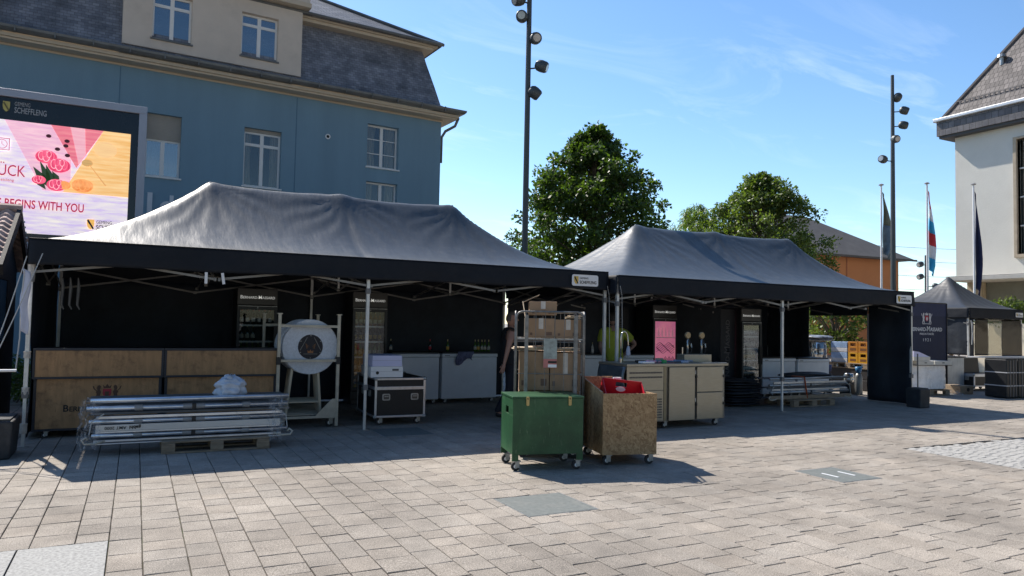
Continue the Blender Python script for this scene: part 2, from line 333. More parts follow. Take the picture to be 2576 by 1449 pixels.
    r_ = t.nodes.new('ShaderNodeMapRange'); r_.inputs['From Min'].default_value = .03; r_.inputs['From Max'].default_value = .045; r_.inputs['To Min'].default_value = 1; r_.inputs['To Max'].default_value = 0; t.links.new(vo.outputs['Distance'], r_.inputs[0])
    mg = t.nodes.new('ShaderNodeMixRGB'); mg.inputs[2].default_value = (.16, .14, .13, 1); t.links.new(r_.outputs[0], mg.inputs[0]); t.links.new(o, mg.inputs[1]); t.links.new(mg.outputs[0], b.inputs['Base Color'])
    bp = t.nodes.new('ShaderNodeBump'); bp.inputs['Strength'].default_value = .35; bp.inputs['Distance'].default_value = .006; t.links.new(fr, bp.inputs['Height']); t.links.new(bp.outputs[0], b.inputs['Normal'])
    pv = mesh_obj('paving', vs, fs, m); tag(pv, kind='structure')
    ca = pv.data.color_attributes.new('pc', 'FLOAT_COLOR', 'POINT'); ca.data.foreach_set('color', np.hstack([np.array(cols), np.ones((len(cols), 1))]).astype(np.float32).ravel())
    # granite slab, cobbles, drain covers
    gm = mat('granite', (0.31, 0.31, 0.295), 0.8, var=0.35, vscale=45, bump=0.2, bscale=90, dirt=(0.2, 0.2, 0.2), dirt_amt=0.6, dirt_scale=25)
    M = MB()
    for xa, xb in ((-3.19, -2.4), (-2.39, -1.6), (-1.59, -.66), (-.65, -.115)):
        for ya, yb in ((3.0, 4.1), (4.11, 5.995)): M.bx(xa, xb, ya, yb, -.012, .001)
    tag(M.build('granite_slabs', gm, bevel=.003), kind='structure')
    M = MB(); rn = random.Random(5)
    xx = 9.35
    while xx < 15.9:
        yy = 3.2 + rn.random() * .05; w_ = rn.uniform(.085, .12)
        while yy < 6.5:
            l = rn.uniform(.085, .13)
            if yy + l < 6.55: M.cb((xx + w_ / 2, yy + l / 2, -.008 + rn.gauss(0, .001)), (w_ - .008, l - .008, .02), (rn.gauss(0, .012), rn.gauss(0, .012), rn.gauss(0, .04)))
            yy += l
        xx += w_
    tag(M.build('cobbles', mat('cobble_granite', (0.37, 0.36, 0.335), 0.8, var=0.15, vscale=9, bump=.3, bscale=60), bevel=.006), kind='structure')
    cm = mat('drain_cover', (0.15, 0.165, 0.155), 0.75, .0, var=0.15, vscale=20, bump=.25, bscale=90, dirt=(.24, .235, .21), dirt_amt=.5, dirt_scale=5)
    for k, (x0, x1, y0, y1, lab) in enumerate(((2.955, 3.645, 5.405, 6.075, 'plain grey square cover plate in the sunlit paving in front of the green box'), (6.655, 7.265, 5.335, 5.975, 'grey square cover plate with two lifting slots on the sunlit paving at right'), (3.105, 3.855, 9.855, 10.595, 'dark square cover plate in the shade by the middle tent leg'))):
        T = thing('cover_plate', lab, 'drain cover', ((x0 + x1) / 2, (y0 + y1) / 2, 0), group='square cover plates set in the paving')
        w_, l_ = (x1 - x0) / 2, (y1 - y0) / 2
        MB().bx(-w_ + .012, w_ - .012, -l_ + .012, l_ - .012, -.012, .002).build('plate', cm, T, bevel=.003)
        M = MB(); M.bx(-w_, w_, -l_, -l_ + .009, -.012, 0).bx(-w_, w_, l_ - .009, l_, -.012, 0).bx(-w_, -w_ + .009, -l_ + .009, l_ - .009, -.012, 0).bx(w_ - .009, w_, -l_ + .009, l_ - .009, -.012, 0).build('frame', galv, T)
        if k == 1:
            for sx_ in (-.13, .13): MB().bx(sx_ - .012, sx_ + .012, -.12, .1, .002, .006).build('lifting_slot', white, T)
ground()

# ------------------------------------------------------------------ tents
def canopy_mat(name, base, top):
    m = mat(name, base, 0.40, var=0.08, vscale=2.5, bump=0.30, bscale=3.2, spec=0.5, dirt=top, dirt_amt=0.5, dirt_scale=7.0, stretch=(3.2, .45, 1))
    return m
def badge(T, x, y, z, rot=0, sc=1.0):
    B = MB(); B.M = Matrix.Translation((x, y, z)) @ Matrix.Rotation(rot, 4, 'Z') @ Matrix.Scale(sc, 4)
    B.prism(rrect(.52, .19, .035), -.004, .004); b = B.build('badge', white, T)
    Mx = B.M
    A = MB(); A.M = Mx; A.prism(shield_poly(.085, .13, -.18, 0), -.008, -.0045); A.build('shield', yel, b)
    A = MB(); A.M = Mx; A.cb((-.18, -.0095, 0), (.02, .002, .13), (0, R(-30), 0)); A.cb((-.20, -.0095, .02), (.01, .002, .06), (0, R(-30), 0)); A.build('shield_band', ink, b)
    A = MB(); A.M = Mx; txt(A, 'GEMENG', height=.032, width=.17, loc=(-.11, -.006, .022), align='l'); txt(A, 'SCHEFFLENG', height=.05, width=.33, loc=(-.11, -.006, -.055), align='l', bold=.012); A.build('lettering', ink, b)
def tent(x0, x1, y0, y1, eave, rise, label, px, cm, val_lean=0, sidewalls=(), front_val=True, group=None, kl=1.46, kr=1.85, ridge=True, trusses=True, leg_in=0.0, nb=4):
    Lx, Ly = x1 - x0, y1 - y0; T = thing('market_tent', label, 'tent', (x0, y0, 0), group=group)
    pk = [p - x0 for p in px]; pa, pb = pk[0], pk[-1]
    def hz(x, y):
        a = x / pa; b = (Lx - x) / (Lx - pb); c = y / (Ly / 2); d = (Ly - y) / (Ly / 2)
        v = [a, b, c, d]; s = .022; mn = min(v); t_ = max(0, mn - s * math.log(sum(math.exp(-(q - mn) / s) for q in v)) * 1.0 + s * .0)
        t_ = min(1, t_ / (1 - s * math.log(2) * (1 if ridge else 2)))
        if mn < .08: t_ = min(t_, mn) if mn <= 0 else t_ * (mn / .08) + mn * (1 - mn / .08)
        k = kl + (kr - kl) * min(1, max(0, (x - pa * .7) / (Lx * .6)))
        z = rise * max(0, t_) ** k
        for p in pk:   # posts push up, cloth dips between them
            z += .035 * math.exp(-((x - p) / .16) ** 2 - ((y - Ly / 2) / .3) ** 2)
        if len(pk) > 1: z -= .022 * (math.sin(math.pi * (x - pa) / (pk[1] - pa)) ** 2 if pa < x < pb else 0) * t_ ** 2
        e = min(1, mn * 6)
        r_ = min(math.hypot(x - p, y - Ly / 2) for p in pk); an = math.atan2(y - Ly / 2, x - min(pk, key=lambda q: abs(q - x)))
        z += e * ((.015 * math.sin(an * 19 + 4 * fbm(x * .8, y * .8, 2)) * min(1, r_ * 2.5) * math.exp(-r_ / .8) + .008 * abs(fbm(x * 4 + y * 2.5, y * .9 - x * .6, 9)) * (1.2 - t_)) + .004 * fbm(x * 2.2 + y * .8, y * .9 - x * .5, 7) + .009 * fbm(x * .55, y * .5, 1))
        z -= e * .03 * math.exp(-((x - Lx / 2) / .08) ** 2) * (1 - t_) * (1 if ridge else 0)
        return z
    M = MB(); M.grid(lambda u, v: (u * Lx, v * Ly, eave + hz(u * Lx, v * Ly)), int(Lx / .055), int(Ly / .055))
    can = M.build('canopy', cm, T, smooth=True, solid=-.003)
    M = MB()
    hv = .32
    def strip(ax, ay, bx_, by_, nrm):
        Ln = math.hypot(bx_ - ax, by_ - ay)
        def fn(u, v):
            w = .018 * fbm(u * Ln * 1.3 + ax, v * 1.2 + ay, 3) * v + .006 * math.sin(u * Ln * 3 + v * 2) * v + .02 * v
            x = ax + (bx_ - ax) * u + nrm[0] * (w + .006); y = ay + (by_ - ay) * u + nrm[1] * (w + .006)
            return (x, y, eave + .006 - v * (hv - .012 * math.sin(math.pi * (u * Ln / 2.1 % 1))) + (.0 if v else .0))
        M.grid(fn, int(Ln / .07), 8)
    strip(0, 0, Lx, 0, (0, -1)); strip(Lx, 0, Lx, Ly, (1, 0)); strip(Lx, Ly, 0, Ly, (0, 1)); strip(0, Ly, 0, 0, (-1, 0))
    val = M.build('valance', valcloth, T, smooth=True, solid=.002)
    M = MB(); zf = eave - .012
    for (a, b) in (((0, -.03), (Lx, -.03)), ((0, Ly + .03), (Lx, Ly + .03))): MB().tube([(a[0], a[1] + .015, eave + .004), (b[0], b[1] + .015, eave + .004)], .006, 6).build('seam', valcloth, val)
    # legs
    xs = [.03, Lx / 2, Lx - .03] if nb == 4 else [.03, Lx - .03]
    for yy in (.05, Ly - .05):
        for xx in xs:
            M = MB(); M.sq((xx, yy, .62), (xx, yy, eave - .03), .046); l = M.build('leg', alu, T, bevel=.004)
            MB().sq((xx, yy, .006), (xx, yy, .62), .036).build('leg_extension', alu, l, bevel=.003)
            MB().bx(xx - .05, xx + .05, yy - .05, yy + .05, 0.001, .007).build('foot_plate', galv, l)
            MB().bx(xx - .033, xx + .033, yy - .033, yy + .033, .58, .66).build('clamp', mat('grey_plastic', (.16, .16, .16), .5), l, bevel=.005)
            MB().bx(xx - .034, xx + .034, yy - .034, yy + .034, eave - .52, eave - .44).build('slider', mat('grey_plastic', (.16, .16, .16), .5), l, bevel=.005)
    if trusses:
        def scissor(a, b, nm, z_hi=eave - .12, z_lo=eave - .47):
            a = Vector((*a, 0)); b = Vector((*b, 0)); M = MB(); d = (b - a) / nm; pr = Vector((-d.y, d.x, 0)).normalized() * .013
            for i in range(nm):
                p, q = a + d * i, a + d * (i + 1)
                M.sq((p.x + pr.x, p.y + pr.y, z_lo), (q.x + pr.x, q.y + pr.y, z_hi), .014, .03); M.sq((p.x - pr.x, p.y - pr.y, z_hi), (q.x - pr.x, q.y - pr.y, z_lo), .014, .03)
            for i in range(nm + 1):
                p = a + d * i
                for z_ in (z_lo, z_hi): M.cb((p.x, p.y, z_), (.05, .05, .045))
            M.build('truss', mat('truss_paint', (.26, .25, .23), .5, .3, var=.2), T)
        scissor((.03, .06), (Lx - .03, .06), nb if nb == 4 else 2, z_lo=eave - .40); scissor((.03, Ly - .06), (Lx - .03, Ly - .06), nb if nb == 4 else 2)
        scissor((.03, .05), (.03, Ly - .05), 2); scissor((Lx - .03, .05), (Lx - .03, Ly - .05), 2)
        if nb == 4:
            for p in pk: scissor((p, .06), (p, Ly - .06), 2, z_lo=eave - .40)
        for p in pk:
            MB().tube([(p, Ly / 2, eave - .42), (p, Ly / 2, eave + rise + .03)], .02).build('ridge_post', alu, T)
    return T, can
def curtain(T, p0, p1, z0, z1, name='side_wall', m=None, amp=.03, seed=0, fold=5.0):
    p0 = Vector(p0); p1 = Vector(p1); d = p1 - p0; Ln = d.length; n_ = Vector((-d.y, d.x)).normalized()
    def fn(u, v):
        w = amp * (math.sin(u * Ln * fold + 2.0 * fbm(u * Ln * .7, v * 2, seed)) * .4 + fbm(u * Ln * 1.5, v * 1.6, seed + 4)) * (.35 + .65 * (1 - v))
        q = p0 + d * u + n_ * w; return (q.x, q.y, z0 + (z1 - z0) * v)
    M = MB(); M.grid(fn, max(8, int(Ln / .05)), 20); return M.build(name, m or blackcloth, T, smooth=True, solid=.002)
cm1 = canopy_mat('canopy_cloth', (0.064, 0.070, 0.073), (0.13, 0.13, 0.12))
T1, _c = tent(-1.18, 7.2, 10.5, 14.5, 2.5, 1.21, 'long black market tent at left with pale sun-bleached roof, wooden counters beneath', (.96, 3.05, 5.1), cm1, group='black market tents')
T2, _c = tent(7.25, 15.06, 10.28, 14.46, 2.44, 1.22, 'long black market tent at right of the left one with steel bar counter beneath', (9.15, 11.3, 13.55), cm1, group='black market tents')
# rear and side walls (T local)
curtain(T1, (.05, 4.0), (8.36, 4.0), .03, 2.2, seed=1, amp=.05)
curtain(T1, (.0, .6), (.0, 3.9), .03, 2.2, seed=2)
curtain(T2, (.0, 4.1), (7.76, 4.1), .03, 2.2, seed=3)
for k, (a, b) in enumerate(((1.08, .02), (4.12, 2.75))):
    curtain(T2, (7.76, b if k else .02), (7.76, a), .01, 2.16, seed=5 + k, amp=.05, fold=9)
curtain(T2, (7.775, 1.1), (7.775, 2.74), 1.93, 2.14, seed=8, amp=.01)
MB().bx(7.72, 7.76, 1.06, 1.085, .01, 1.97).build('wall_edge_strap', mat('grey_strap', (.25, .25, .26), .6), T2)
# badges, tags, wraps on tent 1
badge(T1, 7.885, -.048, 2.335); badge(T2, 7.42, -.045, 2.27, sc=.95)
for tx_, rt in ((1.98, 0), (2.19, R(-9))):
    MB().cb((tx_, -.05, 2.11), (.035, .004, .15), (0, rt, 0)).build('paper_tag', white, T1)
for (xx, yy, zz_, h_) in ((.03, .05, 1.98, .22), (.03, .05, 1.06, .08), (.03, .05, .62, .09), (.03, .05, .16, .12)):
    MB().lathe([(.036, 0), (.04, h_ * .3), (.037, h_ * .6), (.041, h_)], (xx, yy, zz_), 8).build('tape_wrap', tape, T1)
M = MB(); M.grid(lambda u, v: (-.05 + .08 * u + .012 * math.sin(v * 9), -.03 + .01 * math.sin(u * 6 + v * 5), 2.14 - .75 * v - .05 * u), 6, 16).build('cloth_strip', mat('lilac_cloth', (.55, .57, .68), .8, var=.1), T1, smooth=True, solid=.003)
M = MB(); M.tube([(-.03, -.02, 2.12), (-.05, -.03, 1.7), (-.045, -.02, 1.3), (-.07, -.03, .9)], .008, 6).build('cord', rope, T1)
for k in range(3):
    MB().tube([(.3 + .09 * k, .75, 2.08), (.31 + .09 * k, .75, 1.95), (.3 + .09 * k, .75, 1.72), (.33 + .09 * k, .76, 1.66)], [.006, .02, .014, .008], 6).build('hanging_strap', mat('grey_strap2', (.12, .12, .12), .8), T1)
for T_, sx_ in ((T1, 8.35), (T2, .03)):
    MB().tube([(sx_ - .02, -.055, 2.26), (sx_ + .03, -.04, 2.1), (sx_ + .08, 0, 1.2)], .004, 5).build('cord', rope, T_)
# guy ropes on the left front corner
for k, (a, b) in enumerate((((-1.19, 10.44, 2.28), (-1.46, 9.95, .93)), ((-1.03, 10.42, 2.32), (-1.44, 9.97, .95)))):
    o = MB().tube([a, tuple((Vector(a) + Vector(b)) / 2 + Vector((0, 0, -.03))), b], .006, 6).build('guy_rope', rope)
    tag(o, ('outer' if k == 0 else 'inner') + ' of the two grey guy ropes from left tent corner to the weighted pole', 'rope', 'guy ropes on the left tent corner')
def weight(label, loc, w, h, pole_h, knob):
    T = thing('tent_weight', label, 'weight', loc, group='black tent weights')
    M = MB(); M.prism([(-w / 2 * .92, -w / 2 * .92), (w / 2 * .92, -w / 2 * .92), (w / 2 * .92, w / 2 * .92), (-w / 2 * .92, w / 2 * .92)], 0, .01, 'xy')
    M = MB(); M.add([(sx_ * w / 2 * k, sy_ * w / 2 * k, z) for z, k in ((0, .93), (h, 1)) for sx_, sy_ in ((-1, -1), (1, -1), (1, 1), (-1, 1))], [(0, 3, 2, 1), (4, 5, 6, 7), (0, 1, 5, 4), (1, 2, 6, 5), (2, 3, 7, 6), (3, 0, 4, 7)])
    M.build('tub', mat('weight_plastic', (.022, .026, .032), .6, var=.3, bump=.2, dirt=(.09, .09, .09), dirt_amt=.5, dirt_scale=3), T, bevel=.02)
    MB().bx(-w / 2 + .03, w / 2 - .03, -w / 2 + .03, w / 2 - .03, h + .001, h + .02).build('fill', mat('concrete_fill', (.06, .06, .06), .9, var=.4, vscale=10, bump=.4), T)
    MB().tube([(0, 0, h), (0, 0, pole_h)], knob, 10).build('pole', mat('worn_pole', (.16, .15, .14), .7, .2, var=.4, vscale=14), T)
    return T
w1 = weight('black tub weight with pole and crossbar at left edge below the left tent', (-1.46, 9.97, 0), .62, .42, .98, .022)
MB().tube([(-.3, 0, .95), (.28, 0, .95)], .016, 8).build('crossbar', white, w1)
weight('black square tub weight with thin pole at right leg of the right tent', (14.66, 9.93, 0), .34, .39, 1.12, .014)

# ------------------------------------------------------------------ buildings
def wall_holes(M, x0, x1, z0, z1, holes, y, depth):
    xs = sorted({x0, x1, *[h[0] for h in holes], *[h[1] for h in holes]}); zs = sorted({z0, z1, *[h[2] for h in holes], *[h[3] for h in holes]})
    for a, b in zip(xs, xs[1:]):
        for c, d in zip(zs, zs[1:]):
            mx_, mz = (a + b) / 2, (c + d) / 2
            if any(h[0] < mx_ < h[1] and h[2] < mz < h[3] for h in holes): continue
            M.add([(a, y, c), (b, y, c), (b, y, d), (a, y, d)], [(0, 1, 2, 3)])
    for h in holes:
        a, b, c, d = h
        M.add([(a, y, c), (b, y, c), (b, y, d), (a, y, d), (a, y + depth, c), (b, y + depth, c), (b, y + depth, d), (a, y + depth, d)], [(0, 4, 5, 1), (1, 5, 6, 2), (2, 6, 7, 3), (3, 7, 4, 0)])
pvc = mat('window_frame_white', (0.82, 0.82, 0.80), 0.4, var=0.03)
pane = glass('window_glass', (0.55, 0.6, 0.62), .30, .015); pane2 = glass('window_glass_clear', (0.85, 0.87, 0.86), .06, .015)
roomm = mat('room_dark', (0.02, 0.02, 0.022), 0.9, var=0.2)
curt = mat('beige_curtain', (0.42, 0.36, 0.27), 0.85, var=0.25, vscale=6, stretch=(8, 1, .3))
curtg = mat('grey_net_curtain', (0.30, 0.34, 0.38), 0.85, var=0.2, vscale=6, stretch=(8, 1, .3))
def window(T, x0, x1, z0, z1, y, trans=None, shutter=0.0, bars=0, curtain_m=None, sillm=None, name='window', gap=.55, pm=None):
    d = .04; W_ = MB(); yy = y + .17
    fw_ = .06
    z1f = z1 - shutter
    W_.bx(x0, x0 + fw_, yy, yy + d, z0, z1f).bx(x1 - fw_, x1, yy, yy + d, z0, z1f).bx(x0 + fw_, x1 - fw_, yy, yy + d, z0, z0 + fw_).bx(x0 + fw_, x1 - fw_, yy, yy + d, z1f - fw_, z1f)
    xm = (x0 + x1) / 2; W_.bx(xm - .055, xm + .055, yy - .004, yy + d, z0 + fw_, z1f - fw_)
    if trans: zt = z0 + (z1f - z0) * trans; W_.bx(x0 + fw_, xm - .055, yy - .002, yy + d, zt - .045, zt + .045).bx(xm + .055, x1 - fw_, yy - .002, yy + d, zt - .045, zt + .045)
    for k in range(bars):
        zb = z0 + (z1f - z0) * (k + 1) / (bars + 1); W_.bx(x0 + fw_, xm - .055, yy + .002, yy + d - .01, zb - .014, zb + .014).bx(xm + .055, x1 - fw_, yy + .002, yy + d - .01, zb - .014, zb + .014)
    w = W_.build(name, pvc, T, bevel=.004)
    MB().bx(x0 + .02, x1 - .02, yy + .018, yy + .024, z0 + .02, z1f - .02).build('pane', pm or pane, w)
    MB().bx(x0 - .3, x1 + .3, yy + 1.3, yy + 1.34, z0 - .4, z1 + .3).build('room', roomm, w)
    MB().bx(x0 - .04, x1 + .04, y - .05, y + .13, z0 - .05, z0 - .002).build('sill', sillm or pvc, w, bevel=.004)
    if curtain_m:
        for s_ in (0, 1):
            a, b = (x0 + .03, x0 + (x1 - x0) * (.5 - gap / 2)) if s_ == 0 else (x1 - (x1 - x0) * (.5 - gap / 2), x1 - .03)
            M = MB(); M.grid(lambda u, v: (a + (b - a) * u * (1 - .15 * math.sin(v * 3) * (1 - 2 * s_)), yy + .12 + .03 * math.sin(u * 22 + v), z0 + (z1f - z0) * v), 40, 4); M.build('curtain', curtain_m, w, smooth=True)
    if shutter:
        S_ = MB(); n = int(shutter / .045)
        for k in range(n): S_.add([(x0 - .0, yy - .025, z1 - k * shutter / n), (x1, yy - .025, z1 - k * shutter / n), (x1, yy - .055, z1 - (k + .85) * shutter / n), (x0, yy - .055, z1 - (k + .85) * shutter / n)], [(0, 3, 2, 1)])
        S_.bx(x0, x1, yy - .028, yy - .015, z1 - shutter, z1); S_.build('shutter', mat('shutter_grey', (.50, .47, .42), .5, var=.06), w)
def blue_house():
    th = R(4.7); T = thing('town_house', 'blue rendered house with dark slate mansard roof and cream dormers behind the left tent', 'building', (9.6, 24.1, 0), th)
    xr = -.27; xl = -30
    blue = mat('blue_render', (0.200, 0.325, 0.415), 0.85, var=0.07, vscale=1.1, stretch=(1, 1, .12), bump=.12, bscale=60, dirt=(.165, .28, .365), dirt_amt=.5, dirt_scale=.35)
    holes = [(-9.6, -8.66, 5.6, 7.42), (-6.9, -5.78, 5.62, 7.42), (-2.98, -1.86, 6.72, 8.16), (-2.98, -1.86, 5.15, 6.22), (-13.3, -12.2, 5.6, 7.42), (-2.98, -1.86, 2.0, 3.4), (-6.9, -5.78, 2.0, 3.8), (-9.6, -8.6, 2.0, 3.8)]
    M = MB(); wall_holes(M, xl, xr, 0, 8.62, holes, 0, .24)
    M.add([(xr, 0, 0), (xr, 11, 0), (xr, 11, 8.62), (xr, 0, 8.62)], [(0, 1, 2, 3)]); M.add([(xl, 0, 0), (xl, 11, 0), (xl, 11, 8.62), (xl, 0, 8.62)], [(3, 2, 1, 0)]); M.add([(xl, 11, 0), (xr, 11, 0), (xr, 11, 8.62), (xl, 11, 8.62)], [(3, 2, 1, 0)])
    wall = M.build('wall', blue, T)
    for x in (-10.3, -5.34): MB().bx(x - .012, x + .012, -.006, .0, .1, 8.6).build('joint', mat('blue_joint', (.10, .20, .29), .8), wall)
    window(T, *holes[0], 0, shutter=.72, curtain_m=curtg, gap=.1); window(T, *holes[1], 0, trans=.77, shutter=.10, curtain_m=curt, gap=.5, pm=pane2); window(T, *holes[2], 0, bars=2, curtain_m=curt, gap=.3, pm=pane2); window(T, *holes[3], 0, curtain_m=curt, gap=.4, pm=pane2)
    for h in holes[4:]: window(T, *h, 0, trans=.72)
    MB().lathe([(.05, -.005), (.05, -.03), (.085, -.03), (.085, .0)], (-4.32, 0, 7.5), 20, 'y').build('vent', white, T); MB().lathe([(.0, -.012), (.052, -.012)], (-4.32, 0, 7.5), 16, 'y').build('vent_grille', blackp, T)
    cream = mat('cream_cornice', (0.60, 0.50, 0.37), 0.75, var=0.08, vscale=1.5, dirt=(.42, .36, .27), dirt_amt=.5, dirt_scale=1.5)
    # cornice: stepped moulding round front and right side
    C_ = MB()
    for o_, za, zb in ((.03, 8.62, 8.68), (.42, 8.68, 8.74), (.47, 8.74, 8.84)): C_.bx(xl, xr + o_, -o_, 11, za, zb)
    C_.build('cornice', cream, T, bevel=.01)
    zinc = mat('zinc_gutter', (0.17, 0.175, 0.17), 0.5, 0.35, var=0.2, vscale=2, dirt=(.2, .18, .15), dirt_amt=.5, dirt_scale=3)
    G_ = MB()
    prof = [(-.50, 8.845), (-.60, 8.86), (-.66, 8.92), (-.67, 8.985), (-.64, 8.995), (-.5, 8.95)]
    n = len(prof); xe = xr + .62
    G_.add([(xl, y, z) for y, z in prof] + [(xr - y, y, z) for y, z in prof] + [(xr - y, 11, z) for y, z in prof],
           [(i, n + i, n + (i + 1) % n, (i + 1) % n) for i in range(n)] + [(n + i, 2 * n + i, 2 * n + (i + 1) % n, n + (i + 1) % n) for i in range(n)])
    for k in range(34): G_.bx(xl + .5 + k * .88, xl + .53 + k * .88, -.685, -.49, 8.84, 9.0)
    G_.build('gutter', zinc, T)
    MB().tube([(xr + .5, -.35, 8.78), (xr + .42, -.25, 8.5), (xr + .12, -.1, 8.3), (xr + .05, .05, 8.1), (xr + .06, .08, 7.2)], .05, 10).build('downpipe', zinc, T, smooth=True)
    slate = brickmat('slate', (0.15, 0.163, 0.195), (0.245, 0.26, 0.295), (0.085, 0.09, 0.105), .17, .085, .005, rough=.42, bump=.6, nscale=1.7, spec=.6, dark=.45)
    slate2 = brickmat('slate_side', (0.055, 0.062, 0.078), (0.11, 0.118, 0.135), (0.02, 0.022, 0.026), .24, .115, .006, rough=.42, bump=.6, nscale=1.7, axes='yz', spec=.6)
    P = [(-.56, 8.96), (-.2, 9.1), (.03, 9.24), (.2, 9.9), (.42, 10.7), (.55, 11.22)]
    F = MB(); Sd = MB()
    for (a, za), (b, zb) in zip(P, P[1:]):
        F.add([(xl, a, za), (xr - a, a, za), (xr - b, b, zb), (xl, b, zb)], [(0, 1, 2, 3)])
        Sd.add([(xr - a, a, za), (xr - a, 11, za), (xr - b, 11, zb), (xr - b, b, zb)], [(0, 1, 2, 3)])
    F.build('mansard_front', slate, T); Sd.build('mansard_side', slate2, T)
    roofm = brickmat('slate_upper', (0.10, 0.10, 0.10), (0.19, 0.185, 0.175), (0.03, 0.03, 0.03), .3, .17, .012, rough=.5, bump=.9, axes='xy', nscale=2.2)
    zb = 11.34; oy = .18; rx = xr - oy + .0
    E_ = MB(); E_.bx(xl, xr - .3, .2, 11, 11.20, 11.30); E_.bx(xl, xr - .14, .12, 11, 11.30, 11.36); E_.build('upper_cornice', cream, T, bevel=.01)
    U = MB(); ye = .04; xe = xr - .02; yk = 5.5; rise_ = 3.3
    U.add([(xl, ye, 11.38), (xe, ye, 11.38), (xe - (yk - ye) * 1.0, yk, 11.38 + rise_), (xl, yk, 11.38 + rise_), (xe, 11, 11.38), (xl, 11, 11.38)], [(0, 1, 2, 3), (1, 4, 2), (4, 5, 3, 2)])
    U.build('upper_roof', roofm, T, solid=.05)
    MB().tube([(xe + .02, ye - .02, 11.42), (xe - (yk - ye), yk, 11.42 + rise_)], .06, 6).build('hip_tiles', zinc, T)
    MB().tube([(xl, ye - .04, 11.40), (xe + .05, ye - .04, 11.40)], .055, 8).build('upper_gutter', zinc, T)
    dm = mat('dormer_render', (0.68, 0.59, 0.49), 0.85, var=0.06, vscale=1, bump=.1, bscale=60, dirt=(.48, .42, .35), dirt_amt=.45, dirt_scale=.9)
    for (xa, xb, wl) in ((-10.3, -5.26, ((-9.55, -8.5), (-7.1, -6.0))), (-18.4, -13.2, ((-17.5, -16.4), (-15.3, -14.2)))):
        hs_ = [(a, b, 9.6, 10.96) for a, b in wl]; D_ = MB(); yd = -.02
        wall_holes(D_, xa, xb, 9.28, 11.45, hs_, yd, .2)
        D_.add([(xb, yd, 9.28), (xb, 2, 9.28), (xb, 2, 11.45), (xb, yd, 11.45)], [(0, 1, 2, 3)]); D_.add([(xa, yd, 9.28), (xa, 2, 9.28), (xa, 2, 11.45), (xa, yd, 11.45)], [(3, 2, 1, 0)])
        D_.add([(xa, yd, 9.28), (xb, yd, 9.28), (xb, 2, 9.28), (xa, 2, 9.28)], [(3, 2, 1, 0)])
        d = D_.build('dormer', dm, T)
        MB().bx(xa - .2, xb + .2, yd - .28, 2.6, 11.45, 11.6).build('slab', cream, d, bevel=.01); MB().bx(xa - .16, xb + .16, yd - .24, 2.6, 11.6, 12.15).build('upper_band', dm, d)
        for h in hs_: window(d, *h, yd, trans=.76, name='dormer_window', sillm=zinc)
    Lm = MB(); txt(Lm, 'l', height=.60, loc=(-9.42, -.02, 4.50), bold=.03, depth=.05); txt(Lm, 'd', height=.56, loc=(-8.98, -.02, 4.52), bold=.02, depth=.05); Lm.build('lettering', mat('pale_letters', (.66, .70, .74), .5), T)
blue_house()

